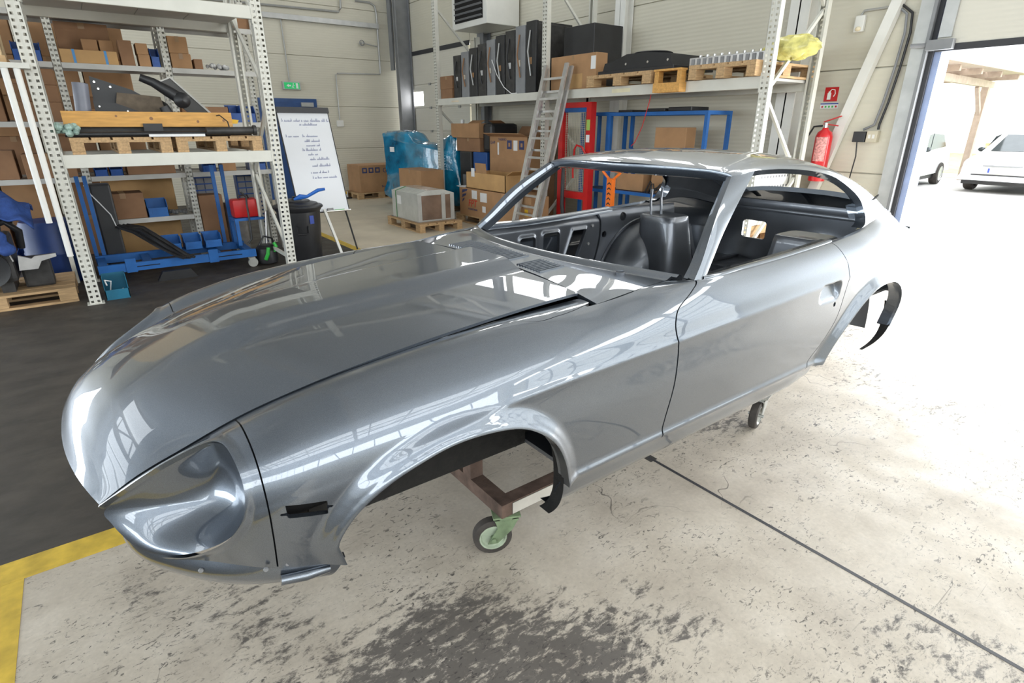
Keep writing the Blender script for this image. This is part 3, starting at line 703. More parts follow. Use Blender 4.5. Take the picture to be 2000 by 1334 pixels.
# centre and edge profiles stretched to the plan shape of the nose
Xc = -.19+(X-xn)/(1.26-xn)*(1.26+.19); Xe = -.125+(X-xn)/(1.26-xn)*(1.26+.125)
zc, ze = hz_cen(Xc), hz_edge(np.clip(Xe, -.125, 1.26))
Zb = ze+(zc-ze)*(1-np.abs(T)**2.4)
wi = .085+.03*sstep(.1, .8, X); wo = .215+.03*sstep(.0, .8, X)
bul = .030*sstep(.02, .34, X)*(1-sstep(0, 1, (np.abs(Wd)-wi)/(wo-wi)))
crown = .010*np.exp(-(Wd/.02)**2)*0
Zh = Zb+bul
HP = np.stack([X, Wd, Zh], 2)
V, NN, F = clip_panel(HP, [], (0, 0, 1)); rim(V, NN, F, 0.009)
hood = panel_obj('hood', V, NN, F, M_PAINT, car, 1)
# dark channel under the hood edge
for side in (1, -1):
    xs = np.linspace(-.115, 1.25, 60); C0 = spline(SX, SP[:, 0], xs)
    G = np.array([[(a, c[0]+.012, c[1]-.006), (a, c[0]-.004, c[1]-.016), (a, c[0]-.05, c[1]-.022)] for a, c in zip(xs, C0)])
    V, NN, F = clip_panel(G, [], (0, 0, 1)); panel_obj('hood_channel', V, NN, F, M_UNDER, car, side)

# ---- cowl
def x_wb(w): return 1.472+.175*(np.abs(w)/.66)**2.2
vv = np.linspace(-1, 1, 121); uu = np.linspace(0, 1, 40); U, Vv = np.meshgrid(uu, vv, indexing='ij')
def cowl_z(x, w):
    zc = spline([1.2, 1.26, 1.36, 1.5, 1.7], [1.118, 1.118, 1.121, 1.128, 1.136], x); ze = spline([1.2, 1.26, 1.36, 1.5, 1.7], [1.080, 1.084, 1.093, 1.105, 1.110], x)
    return ze+(zc-ze)*(1-(np.abs(w)/.66)**2.6)
wm = .641; Wd = Vv*wm; x0 = 1.247+.02*(1-Vv**2); x1 = x_wb(Wd)-.015; X = x0+(x1-x0)*U; Z = cowl_z(X, Wd)
cap = sstep(.9, 1.0, U)*.012; CP = np.stack([X, Wd, Z+cap], 2)
hole = np.hypot(X-1.502, Wd-.50)-.017
V, NN, F = clip_panel(CP, [hole], (0, 0, 1)); rim(V, NN, F, 0.014)
cowl = panel_obj('cowl_panel', V, NN, F, M_PAINT, car, 1)
MB().lathe([(.017, -.02), (.020, .004), (.016, .006), (.013, -.02)], (1.502, YC-.50, float(cowl_z(np.array(1.502), .50))+.004), 18).build('wiper_hole_rim', M_INNER, cowl, True)
for k, (w0, w1, n) in enumerate(((-.345, .085, 22), (.165, .30, 8))):
    vent = MB()
    pts = []
    for j in range(5):
        ww = w0+(w1-w0)*j/4
        for i in range(4):
            xx = 1.288+.115*i/3; pts.append((xx, YC-ww, float(cowl_z(np.array(xx), ww))+.0006))
    vent.add(pts, [(j*4+i, j*4+i+1, j*4+i+5, j*4+i+4) for j in range(4) for i in range(3)])
    vo = vent.build('vent_grille', M_INNER, cowl)
    for j in range(n+1):
        ww = w0+(w1-w0)*j/n
        p = [(xx, YC-ww, float(cowl_z(np.array(xx), ww))+.0015) for xx in (1.286, 1.345, 1.405)]
        MB().tube(p, .0042, 6).build('slat', M_PAINT, vo, True)
# windscreen lower frame
G = []
for w_ in np.linspace(-.655, .655, 80):
    xb = float(x_wb(np.array(w_))); zb = float(cowl_z(np.array(xb), w_))
    G.append([(xb-.020, w_, zb+.008), (xb-.004, w_, zb+.016), (xb+.010, w_, zb+.010), (xb+.016, w_, zb-.012), (xb+.045, w_, zb-.018), (xb+.05, w_, zb-.07)])
V, NN, F = clip_panel(np.array(G), [], (0, 0, 1)); panel_obj('windscreen_lower_frame', V, NN, F, M_PAINT, car, 1)

# ---- roof and rear body top
TT = [
 (2.00, [(0,1.466),(.20,1.464),(.38,1.455),(.49,1.444),(.535,1.432),(.56,1.405),(.63,1.27),(.703,1.112)]),
 (2.06, [(0,1.484),(.20,1.481),(.38,1.470),(.49,1.456),(.54,1.440),(.562,1.412),(.632,1.272),(.703,1.113)]),
 (2.20, [(0,1.505),(.20,1.501),(.38,1.488),(.49,1.470),(.545,1.450),(.568,1.42),(.635,1.275),(.704,1.116)]),
 (2.45, [(0,1.516),(.20,1.512),(.38,1.498),(.49,1.476),(.548,1.452),(.572,1.42),(.64,1.28),(.702,1.124)]),
 (2.75, [(0,1.500),(.20,1.496),(.38,1.482),(.485,1.458),(.545,1.430),(.577,1.395),(.64,1.265),(.693,1.138)]),
 (3.05, [(0,1.455),(.20,1.451),(.37,1.436),(.475,1.410),(.540,1.375),(.583,1.325),(.637,1.235),(.674,1.157)]),
 (3.30, [(0,1.398),(.20,1.394),(.36,1.378),(.465,1.350),(.535,1.308),(.580,1.265),(.615,1.22),(.640,1.175)]),
 (3.60, [(0,1.290),(.20,1.286),(.35,1.270),(.455,1.242),(.515,1.208),(.552,1.175),(.577,1.15),(.595,1.12)]),
 (3.85, [(0,1.165),(.20,1.162),(.33,1.150),(.43,1.130),(.485,1.112),(.52,1.09),(.54,1.075),(.555,1.058)]),
 (3.93, [(0,1.100),(.20,1.098),(.33,1.090),(.42,1.075),(.47,1.060),(.50,1.05),(.515,1.04),(.530,1.03)]),
]
TX = np.array([t[0] for t in TT]); TP = np.array([t[1] for t in TT])
KT = np.array([0, .2, .38, .49, .545, .585, .72, .89]); KT = KT/KT[-1]
def S_top(x, t):
    global SX, SP, KN
    a, b_, c = SX, SP, KN
    SX, SP, KN = TX, TP, KT
    try: P = S_side(x, t, flare=False)
    finally: SX, SP, KN = a, b_, c
    return P
SIDEWIN = smooth_poly([(1.98,1.02),(1.99,1.33),(2.075,1.392),(2.155,1.442),(2.32,1.450),(2.52,1.442),(2.70,1.424),(2.85,1.398),(2.96,1.362),(3.05,1.312),(3.085,1.265),(3.085,1.205),(3.05,1.165),(2.93,1.142),(2.70,1.10),(2.3,1.02)], 4)
HATCH = rrect(2.74, 3.70, -.475, .475, .09, 6)
for side in (1, -1):
    X, S_ = np.meshgrid(np.linspace(2.0, 3.93, 330), np.linspace(0, 1, 120), indexing='ij'); P = S_top(X, S_); x, w, z = P[..., 0], P[..., 1], P[..., 2]
    sw = poly_sd(SIDEWIN, x, z); sw = np.where(w < .50, .2, sw)
    front = x-(2.055-.075*(1-np.clip(w/.55, 0, 1)**2))     # bowed leading edge over the windscreen
    V, NN, F = clip_panel(P, [front, sw, poly_sd(HATCH, x, w)], (0, .5, 1))
    rim(V, NN, F, 0.030); rim(V, NN, F, .05, (0, -1, 0), lambda p: (np.abs(poly_sd(SIDEWIN, p[0], p[2])) < .004) & (p[1] > .5))
    ro = panel_obj('roof', V, NN, F, M_PAINT, car, side)
    if side == 1: tag(ro, 'roof and rear pillar half nearest the camera')
    MB().lathe([(.0, -.002), (.024, -.002), (.024, .001), (0, .001)], (0, 0, 0), 20, 'y').xf(Matrix.Translation((3.33, YC-side*.578, 1.262)) @ Matrix.Rotation(R(side*35), 4, 'X') @ Matrix.Diagonal((.7, 1, 1.2, 1))).build('badge_recess', M_HOLE, ro)
# windscreen header: folded channel under the roof edge
G = []
for w_ in np.linspace(-.545, .545, 70):
    xf = 2.055-.075*(1-(abs(w_)/.55)**2); zf = float(S_top(np.array([xf]), np.array([abs(w_)*1.0/.89]))[0, 2])
    G.append([(xf-.002, w_, zf+.001), (xf-.006, w_, zf-.012), (xf+.004, w_, zf-.016), (xf+.002, w_, zf-.034), (xf+.016, w_, zf-.038), (xf+.05, w_, zf-.045), (xf+.06, w_, zf-.03)])
V, NN, F = clip_panel(np.array(G), [], (-1, 0, 0)); panel_obj('windscreen_header', V, NN, F, M_PAINT, car, 1)
# tail panel, rear valance
G = []
for w_ in np.linspace(-1, 1, 60):
    row = []
    for f in np.linspace(0, 1, 14):
        zt = 1.03+.07*(1-abs(w_)**2.5); z_ = zt+(0.66-zt)*f; wid = .53+.135*math.sin(min(1, f*1.9)*math.pi/2)-.045*max(0, f-.6)/.4
        row.append((3.93+.03*(1-w_**2)-.05*f*f+.012*math.sin(f*math.pi), w_*wid, z_))
    G.append(row)
G = np.array(G); hp = poly_sd(rrect(-.56, -.30, .82, .975, .02), G[..., 1], G[..., 2])
V, NN, F = clip_panel(G, [hp], (1, 0, 0)); rim(V, NN, F, .02); panel_obj('tail_panel', V, NN, F, M_PAINT, car, 1)

# ---- interior
def flat(name, poly_fields, m, parent, x0, x1, z0, z1, wfun, nx=90, nz=50, side=-1, out=(0, -1, 0), depth=.02):
    X, Z = np.meshgrid(np.linspace(x0, x1, nx), np.linspace(z0, z1, nz), indexing='ij'); P = np.stack([X, wfun(X, Z), Z], 2)
    fs = [f(X, Z) for f in poly_fields]
    V, NN, F = clip_panel(P, fs, out); rim(V, NN, F, depth); return panel_obj(name, V, NN, F, m, parent, side)
for side in (1, -1):
    holes = [rrect(1.93, 2.04, .80, 1.02, .015), rrect(2.10, 2.225, .905, 1.03, .015), [(2.335, 1.025), (2.445, 1.025), (2.365, .845), (2.265, .845)]]
    bump = lambda X, Z: .662-.012*np.exp(-((Z-1.06)/.012)**2)*0+0.010*sum(np.exp(-(poly_sd(h, X, Z)/.012)**2) for h in holes)*-1+.02*sstep(1.06, 1.10, Z)
    io = flat('door_inner_panel', [lambda X, Z: poly_sd(holes[0], X, Z), lambda X, Z: poly_sd(holes[1], X, Z), lambda X, Z: poly_sd(holes[2], X, Z), lambda X, Z: x_dr(Z)-.10-X], M_INNER, car, 1.70, 2.62, .56, 1.108, bump, 150, 70, side)
    for (bx, bz) in ((1.83, .99), (1.90, .97), (2.50, 1.04), (2.47, .93)):
        MB().lathe([(0, -.004), (.009, -.004), (.009, .004), (0, .004)], (bx, YC-side*.657, bz), 10, 'y').build('bolt', M_GALV, io)
    qh = [rrect(2.585, 2.625, .955, .995, .018), rrect(2.74, 2.80, 1.045, 1.10, .028)]
    flat('quarter_inner_panel', [lambda X, Z: poly_sd(qh[0], X, Z), lambda X, Z: poly_sd(qh[1], X, Z), lambda X, Z: X-x_dr(Z)+.092, lambda X, Z: poly_sd(ARCH_R, X, Z)-.02], M_INNER, car, 2.40, 3.25, .56, 1.125, lambda X, Z: .655-.03*sstep(2.9, 3.25, X)+.01*sstep(1.08, 1.12, Z), 100, 60, side)
    # inside of the rear pillar
    X, T_ = np.meshgrid(np.linspace(2.80, 3.85, 80), np.linspace(.50, 1.0, 40), indexing='ij'); P = S_top(X, T_); P[..., 1] -= .035; P[..., 2] -= .012
    V, NN, F = clip_panel(P, [poly_sd(SIDEWIN, P[..., 0], P[..., 2]+.012)-.012], (0, -1, -.3)); panel_obj('pillar_inner_panel', V, NN, F, M_INNER, car, side)
    # wheel house
    D = []
    for a in np.linspace(R(30) if side > 0 else 0, math.pi, 40):
        D.append([(2.955-.40*math.cos(a)*(1 if b_ < 1e-9 else math.cos(b_)**.5), .67-.27*math.sin(b_)**1.0, .56+.47*math.sin(a)*math.cos(b_)**.55) for b_ in np.linspace(0, math.pi/2*.985, 22)])
    V, NN, F = clip_panel(np.array(D), [], (0, -1, .5)); panel_obj('wheel_house', V, NN, F, M_INNER, car, side)
    xs = np.linspace(0, math.pi, 30)
    MB().tube([(2.955-.415*math.cos(a), YC-side*.652, .56+.485*math.sin(a)) for a in xs], .008, 6).build('wheel_house_seam', M_INNER, car, True)
    # spring tower
    D = []
    for f in np.linspace(0, 1, 12):
        z_ = .70+.39*f; hx, hw = .15-.04*f, .15-.02*f; row = []
        for k in range(33):
            a = 2*math.pi*k/32; c_, s_ = math.cos(a), math.sin(a); n_ = (abs(c_)**5+abs(s_)**5)**(-1/5)
            row.append((2.93+hx*c_*n_, .455+hw*s_*n_-.05*(1-f), z_))
        D.append(row)
    D.append([(2.93+(p[0]-2.93)*.88, .455+(p[1]-.455)*.86, 1.097) for p in D[-1]]); D.append([(2.93+(p[0]-2.93)*.6, .455+(p[1]-.455)*.6, 1.085) for p in D[-2]]); D.append([(2.93, .455, 1.085)]*33)
    V, NN, F = clip_panel(np.array(D), [], (0, -.1, 1)); to = panel_obj('spring_tower', V, NN, F, M_INNER, car, side)
    MB().bar((3.12, YC-side*.30, .716), (3.05, YC-side*.36, 1.04), .07, .02).bar((3.08, YC-side*.33, .716), (3.04, YC-side*.35, 1.02), .02, .05).build('brace_bracket', M_INNER, to)
    for bx in ((2.88, 2.98) if side < 0 else ()):
        MB().tube([(bx, YC-side*.52, 1.08), (bx+.01, YC-side*.54, 1.18), (bx+.04, YC-side*.56, 1.24)], .008, 6).build('harness_rod', M_INNER, to, True)
    # front wheel well, chassis rail
    MB().b(.32, 1.10, YC-side*.455-.006, YC-side*.455+.006, .545, .97).build('wheel_well_panel', M_UNDER, car)
    MB().b(.25, 2.45, YC-side*.36-.04, YC-side*.36+.04, .49, .60).build('chassis_rail', M_UNDER, car)
    MB().b(1.07, 1.08, YC-side*.60-.15, YC-side*.60+.12, .74, .98).build('splash_panel', M_UNDER, car)
    MB().b(.215, .225, YC-side*.56-.11, YC-side*.56+.11, .68, .90).build('splash_panel', M_UNDER, car)
    # dark sheet standing in for the deep shade inside the front wing
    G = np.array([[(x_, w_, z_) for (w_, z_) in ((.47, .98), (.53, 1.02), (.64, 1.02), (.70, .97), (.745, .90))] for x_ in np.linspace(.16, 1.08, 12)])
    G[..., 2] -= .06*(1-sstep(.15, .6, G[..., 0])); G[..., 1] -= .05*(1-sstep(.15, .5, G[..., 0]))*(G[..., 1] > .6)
    V, NN, F = clip_panel(G, [], (0, -.3, -1)); panel_obj('wing_shade', V, NN, F, M_UNDER, car, side)
# floor pan
mb = MB(); mb.b(1.12, 2.58, YC-.66, YC+.66, .52, .535); mb.b(1.12, 2.45, YC-.11, YC+.11, .535, .70, .03); mb.build('floor_pan', M_INNER, car)
mb = MB(); mb.b(2.50, 2.54, YC-.66, YC+.66, .535, .72); mb.b(2.52, 3.25, YC-.66, YC+.66, .70, .715); mb.b(3.25, 3.86, YC-.60, YC+.60, .70, .715); deck = mb.build('rear_deck', M_INNER, car)
mb = MB(); mb.lathe([(.27, .0), (.285, .012), (.30, .0)], (3.42, YC+.02, .716), 40, cap=False); mb.lathe([(.31, .0), (.325, .010), (.34, .0)], (3.42, YC+.02, .716), 40, cap=False); mb.build('spare_well_rim', M_INNER, deck, True)
MB().lathe([(.0, .0), (.27, .0), (.27, .003), (0, .003)], (3.42, YC+.02, .716), 40).build('spare_well', M_HOLE, deck)
for wx in (-.45, .45): MB().b(2.56, 3.8, YC-wx-.02, YC-wx+.02, .715, .735, .006).build('deck_rib', M_INNER, deck)
MB().b(3.30, 3.32, YC-.62, YC+.62, .715, .75, .006).build('deck_rib', M_INNER, deck)
MB().b(2.56, 2.60, YC-.6, YC+.6, .715, .76, .008).build('deck_rib', M_INNER, deck)
# rear inner panel with openings
X, Z = np.meshgrid(np.linspace(-.62, .62, 90), np.linspace(.71, 1.075, 50), indexing='ij'); P = np.stack([np.full_like(X, 3.80)-.015*np.exp(-((X-.15)/.1)**2)*np.exp(-((Z-.9)/.05)**2), X, Z], 2)
V, NN, F = clip_panel(P, [poly_sd(rrect(-.43, -.25, .865, .99, .02), X, Z), np.hypot(X-.02, Z-.93)-.022, poly_sd(rrect(.18, .24, .88, .94, .02), X, Z)], (-1, 0, 0)); rim(V, NN, F, .02); panel_obj('rear_inner_panel', V, NN, F, M_INNER, car, 1)
mb = MB(); mb.b(3.70, 3.80, YC-.55, YC+.55, 1.075, 1.10, .01); mb.b(3.68, 3.72, YC-.54, YC+.54, 1.10, 1.155, .015); mb.build('hatch_sill', M_INNER, car, True)
MB().b(1.36, 1.38, YC-.63, YC+.63, .50, 1.08).build('firewall', M_UNDER, car)
MB().b(-.02, 1.36, YC-.45, YC+.45, .60, .62).build('engine_bay_tray', M_UNDER, car)
MB().b(-.03, -.01, YC-.36, YC+.36, .60, .82).build('radiator_support', M_UNDER, car)

# ------------------------------------------------------------------ dolly
M_RUST = mat('rusty_steel_tube', (0.12, 0.078, 0.06), 0.8, 0.3, var=0.45, scale=14, bump=0.2)
M_GREEN = mat('worn_green_paint', (0.17, 0.23, 0.13), 0.6, var=0.35, scale=18)
M_GREENR = mat('pale_green_rim', (0.36, 0.42, 0.31), 0.6, var=0.2, scale=20)
M_TYRE = mat('worn_rubber', (0.045, 0.038, 0.033), 0.8, var=0.3, scale=18)
M_CAST = mat('bare_steel_caster', (0.45, 0.45, 0.42), 0.4, 0.6)
dolly = thing('dolly', 'rusty square-tube dolly frame under the car body', 'dolly')
for side in (1, -1):
    MB().b(1.03, 2.87, YC-side*.38-.03, YC-side*.38+.03, .195, .255).build('side_tube', M_RUST, dolly)
for x_ in (1.06, 2.84): MB().b(x_-.03, x_+.03, YC-.3499, YC+.3499, .195, .255).build('cross_tube', M_RUST, dolly)
for side in (1, -1):
    for x_ in (1.06, 2.84): MB().b(x_-.03, x_+.03, YC-side*.16-.03, YC-side*.16+.03, .2551, .514).build('post', M_RUST, dolly)
MB().b(1.08, 1.40, YC-.414, YC-.412, .20, .25).build('white_tape', mat('dirty_white_tape', (0.5, 0.47, 0.42), 0.7, var=0.2), dolly)
def caster(loc, rz, mg, mr):
    c = empty('caster', loc, rz); c.parent = dolly
    MB().b(-.055, .055, -.05, .05, .187, .195).build('mounting_plate', mg, c)
    mb = MB(); mb.cyl((0, 0, .165), (0, 0, .187), .04, 16)
    for s in (1, -1):
        mb.prism([(-.05, .168), (.045, .168), (.035, .13), (.075, .06), (.035, .06), (-.025, .12)], s*.030-.0025, s*.030+.0025)
    mb.b(-.05, .045, -.033, .033, .160, .168); mb.cyl((.052, -.042, .08), (.052, .042, .08), .010, 8); mb.build('fork', mg, c, True, angle=30)
    MB().lathe([(.055, -.022), (.070, -.022), (.078, -.017), (.080, 0), (.078, .017), (.070, .022), (.055, .022)], (.052, 0, .080), 28, 'y', False).build('tyre', M_TYRE, c, True)
    MB().lathe([(0, -.014), (.046, -.014), (.050, -.022), (.057, -.022), (.057, .022), (.050, .022), (.046, .014), (0, .014)], (.052, 0, .080), 28, 'y', False).build('wheel_rim', mr, c, True)
caster((1.075, 1.49, 0), R(155), M_GREEN, M_GREENR)
caster((2.86, 1.45, 0), R(195), M_CAST, M_CAST)
caster((1.06, YC+.40, 0), R(20), M_GREEN, M_GREENR)
caster((2.84, YC+.40, 0), R(10), M_CAST, M_CAST)
# ------------------------------------------------------------------ storage and workshop objects
M_CARD = mat('corrugated_cardboard', (0.40, 0.225, 0.11), 0.8, var=0.10, scale=5)
M_CARDD = mat('dark_cardboard', (0.27, 0.145, 0.075), 0.8, var=0.12, scale=5)
M_CARDL = mat('pale_cardboard', (0.52, 0.31, 0.13), 0.75, var=0.10, scale=5)
M_TAPE = mat('packing_tape', (0.33, 0.20, 0.10), 0.35, var=0.05)
M_WOOD = mat('pallet_wood', (0.46, 0.30, 0.155), 0.8, var=0.22, scale=7, stretch=(1, 8, 8))
M_WOODO = mat('orange_plank_wood', (0.60, 0.32, 0.09), 0.7, var=0.16, scale=6, stretch=(1, 8, 8))
M_BIN = mat('blue_bin_plastic', (0.015, 0.075, 0.30), 0.45)
M_BLUES = mat('blue_painted_steel', (0.012, 0.11, 0.36), 0.45, var=0.15)
M_RACK = mat('pale_rack_paint', (0.62, 0.61, 0.55), 0.45, var=0.04)
M_SHELF = mat('galvanised_shelf', (0.50, 0.49, 0.46), 0.45, 0.1, var=0.06)
M_RED = mat('red_paint', (0.52, 0.012, 0.012), 0.4, var=0.1)
M_ORANGE = mat('orange_paint', (0.75, 0.16, 0.015), 0.4, var=0.08)
M_ALU = mat('brushed_aluminium', (0.60, 0.59, 0.58), 0.35, 0.75, var=0.12, scale=10)
M_PAPER = mat('white_paper', (0.78, 0.78, 0.78), 0.7, var=0.02)
M_INKB = mat('blue_ink', (0.03, 0.06, 0.30), 0.6)
M_INKR = mat('red_ink', (0.60, 0.03, 0.02), 0.6)
M_INKD = mat('dark_blue_print', (0.035, 0.045, 0.13), 0.6)
M_GREY = mat('grey_pipe_plastic', (0.17, 0.18, 0.22), 0.4)
M_ENG = mat('dark_engine_casting', (0.045, 0.043, 0.042), 0.5, 0.3, var=0.4, scale=9)
M_CHROME = mat('bright_metal', (0.72, 0.72, 0.72), 0.22, 0.9, var=0.05)
M_DENIM = mat('blue_work_cloth', (0.03, 0.075, 0.27), 0.85, var=0.2, scale=20, bump=0.3)
M_YELW = mat('yellow_plastic', (0.75, 0.45, 0.02), 0.5)
M_GREENB = mat('bright_green_plastic', (0.03, 0.42, 0.05), 0.4)

def pallet(label, loc, rz=0.0, group=None, kids=True):
    """euro pallet, 1.2 along local x, 0.8 along local y, origin at the centre of its foot"""
    t = thing('pallet', label, 'pallet', loc, rz, group)
    if 'top' not in PALM:
        PALM['top'] = MB().b(-.6, .6, -.0725, .0725, 0, .022).mesh('top_board', M_WOOD)
        PALM['str'] = MB().b(-.0725, .0725, -.4, .4, 0, .022).mesh('stringer_board', M_WOOD)
        PALM['blk'] = MB().b(-.0725, .0725, -.05, .05, 0, .078, .004).mesh('block', M_WOOD)
        PALM['bot'] = MB().b(-.6, .6, -.05, .05, 0, .022).mesh('bottom_board', M_WOOD)
    for y in (-.3275, -.164, 0, .164, .3275): newobj('top_board', PALM['top'], t, (0, y, .122))
    for x in (-.5275, 0, .5275):
        newobj('stringer_board', PALM['str'], t, (x, 0, .100))
        for y in (-.35, 0, .35): newobj('block', PALM['blk'], t, (x, y, .022))
    for y in (-.35, 0, .35): newobj('bottom_board', PALM['bot'], t, (0, y, 0))
    return t
PALM = {}
def carton(label, x0, x1, y0, y1, z0, z1, m=None, tape=True, face='y', group=None, name='carton', rz=0.0):
    m = m or M_CARD; cx, cy = (x0+x1)/2, (y0+y1)/2; dx, dy, dz = (x1-x0)/2, (y1-y0)/2, z1-z0
    t = thing(name, label, 'box', (cx, cy, z0), rz, group)
    MB().b(-dx, dx, -dy, dy, 0, dz, min(.008, dz*.05)).build('box_body', m, t)
    if tape:
        e = .0012; w = min(.03, dx*.2)
        if face == 'y': MB().b(-w, w, -dy-e, dy+e, dz-.06, dz+e).build('tape_strip', M_TAPE, t)
        else: MB().b(-dx-e, dx+e, -w, w, dz-.06, dz+e).build('tape_strip', M_TAPE, t)
    return t
def bin_(label, x, y, z, w=.15, d=.22, h=.13, rz=0.0, group=None, m=None):
    """open fronted storage bin, front faces local -y"""
    t = thing('storage_bin', label, 'bin', (x, y, z), rz, group); m = m or M_BIN; s = .006
    mb = MB(); mb.b(-w/2, w/2, -d/2, d/2, 0, s); mb.b(-w/2, w/2, d/2-s, d/2, s, h)
    for sx in (-1, 1): mb.prism([(-d/2, s), (d/2, s), (d/2, h), (-d/4, h), (-d/2, h*.55)], sx*w/2-(s if sx > 0 else 0), sx*w/2+(0 if sx > 0 else s), 'yz')
    mb.b(-w/2, w/2, -d/2, -d/2+s, s, h*.55); mb.build('bin_body', m, t)
    MB().b(-w/2-.004, w/2+.004, d/2-s, d/2+.006, h, h+.010).build('rim', m, t)
    MB().b(-w*.3, w*.3, -d/2-.004, -d/2, h*.2, h*.42).build('label_holder', m, t)
    return t

def upright_mesh(h, w=.10, d=.075):
    mb = MB(); p = .05; n = int(h/p); hs = .022; cols = [-w/2, -w*.25-hs/2, -w*.25+hs/2, w*.25-hs/2, w*.25+hs/2, w/2]
    for i in range(n):
        z0 = i*p; za, zb = z0+(p-hs)/2, z0+(p+hs)/2
        for (a, b_) in ((z0, za), (zb, z0+p)): mb.add([(cols[0], 0, a), (cols[5], 0, a), (cols[5], 0, b_), (cols[0], 0, b_)], [(0, 1, 2, 3)])
        for k in (0, 2, 4): mb.add([(cols[k], 0, za), (cols[k+1], 0, za), (cols[k+1], 0, zb), (cols[k], 0, zb)], [(0, 1, 2, 3)])
    for s in (-1, 1): mb.b(s*w/2-(.002 if s > 0 else 0), s*w/2+(0 if s > 0 else .002), 0, d, 0, n*p)
    mb.b(-w/2, -w/2+.025, d-.002, d, 0, n*p); mb.b(w/2-.025, w/2, d-.002, d, 0, n*p)
    mb.b(-.002, .002, -.002, .0, 0, n*p)
    me = bpy.data.meshes.new('upright'); me.from_pydata(mb.v, [], mb.f); me.materials.append(M_RACK); me.update(); return me
def rack(label, loc, rz, posts, depth, levels, height, hb=.115, decks=True):
    t = thing('pallet_rack', label, 'rack', loc, rz); um = upright_mesh(height)
    for x in posts:
        newobj('upright', um, t, (x, 0, 0)); o = newobj('upright', um, t, (x, depth, 0)); o.rotation_euler = (0, 0, math.pi)
        for y in (0.035, depth-.035): MB().b(x-.07, x+.07, y-.06, y+.06, 0, .006).build('foot_plate', M_RACK, t)
        z = .25; k = 0
        while z+.85 < height:
            a, b_ = (.06, depth-.06) if k % 2 == 0 else (depth-.06, .06)
            MB().bar((x, a, z), (x, b_, z+.80), .03, .035).build('brace', M_RACK, t); z += .85; k += 1
        MB().bar((x, .06, .2), (x, depth-.06, .2), .03, .035).build('brace', M_RACK, t)
    for z in levels:
        for x0, x1 in zip(posts[:-1], posts[1:]):
            for y in (-.005, depth-.045):
                MB().b(x0+.052, x1-.052, y, y+.05, z-hb, z, .006).build('beam', M_RACK, t)
                for xx, s in ((x0+.052, 1), (x1-.052, -1)): MB().b(xx-.004, xx+.004, y-.004, y+.054, z-hb-.04, z+.03).build('beam_connector', M_RACK, t)
            if decks:
                n = max(1, round((x1-x0)/.45)); st = (x1-x0-.12)/n
                for k in range(n): MB().b(x0+.06+k*st+.004, x0+.06+(k+1)*st-.004, .05, depth-.05, z-.03, z-.004).build('deck_board', M_SHELF, t)
    return t
# ---------------- left pallet rack
LR = rack('pale pallet rack on the left holding two wooden pallets of parts', (-.13, 6.60, 0), 0, [0, 1.89], 1.10, [1.375, 2.72], 4.3, decks=False)
for k in range(4): MB().b(.06+k*.445, .06+k*.445+.437, .05, 1.05, 2.69, 2.715).build('deck_board', M_SHELF, LR)
for i, (dx, z0) in enumerate(((-.17, .81), (-.09, .50))):
    MB().cyl((dx, -.10, z0), (dx, -.10, 2.08), .024, 14).build('guard_tube', M_WHITE, LR, True)
MB().b(-.24, .0, -.13, .02, 2.06, 2.10).build('tube_bracket', M_RACK, LR)
# neighbouring bay at the left edge
rk2 = thing('timber_crate', 'pale timber crate end at the upper left edge beside the rack upright', 'crate', (-.62, 6.72, 2.101))
MB().b(-.35, .33, -.20, .5, 0, .70, .01).build('crate_body', mat('pale_plywood', (0.62, 0.47, 0.28), 0.7, var=0.06), rk2)
MB().b(-.37, .35, -.22, .52, .0, .05).build('crate_batten', M_WOOD, rk2)
sh0 = MB().b(-1.6, -.24, 6.52, 7.75, 2.05, 2.10).build('rack_shelf', M_CARDD); tag(sh0, 'brown edged shelf board under the pale timber crate', 'shelf')
for xx in (-1.58, -.26): MB().b(xx-.02, xx+.02, 7.66, 7.74, 0, 2.05).build('post', M_RACK, sh0)
pallet('wooden pallet at the left end of the rack beam', (.40, 7.24, 1.375), R(90), 'pallets on the left rack')
pallet('wooden pallet at the right end of the rack beam beside the flip chart', (1.24, 7.24, 1.375), R(90), 'pallets on the left rack')
pl = thing('pallet_collar', 'orange wooden pallet collar board with dark knots on the rack', 'pallet collar', (.70, 6.74, 1.52))
MB().b(-.71, .70, 0, .022, .09, .225, .003).build('front_board', M_WOODO, pl)
MB().b(-.71, -.69, .022, .8, .09, .225).build('side_board', M_WOODO, pl); MB().b(.68, .70, .022, .8, .09, .225).build('side_board', M_WOODO, pl)
MB().b(-.71, .70, .8, .822, .09, .225).build('back_board', M_WOODO, pl)
for kx, kz, r_ in ((-.30, .185, .010), (-.02, .165, .016), (.38, .14, .013), (.62, .15, .013)): MB().lathe([(0, -.001), (r_, -.001), (r_, .001), (0, .001)], (kx, -.001, kz), 12, 'y').build('knot', M_CARDD, pl)
MB().b(-.10, .06, -.02, -.0005, .05, .12).build('hinge_plate', M_BLACK, pl)
MB().b(-.69, .68, .10, .70, .0, .09).build('base_tray', M_ENG, pl)
def simple(name, label, cat, mb, m, smooth=False, group=None, loc=None):
    o = mb.build(name, m, None, smooth, loc); tag(o, label, cat, group); return o
mb = MB().tube([(-.02, 6.66, 1.545), (1.55, 6.67, 1.55)], .022, 10); simple('steel_rail', 'long black steel tube lying in front of the collar board', 'tube', mb, M_BLACK, True)
mb = MB().b(.62, 1.10, 6.60, 6.625, 1.522, 1.545); simple('white_strip', 'short white strip lying on the pallet edge', 'strip', mb, M_PAPER)
mb = MB(); rnd = random.Random(3)
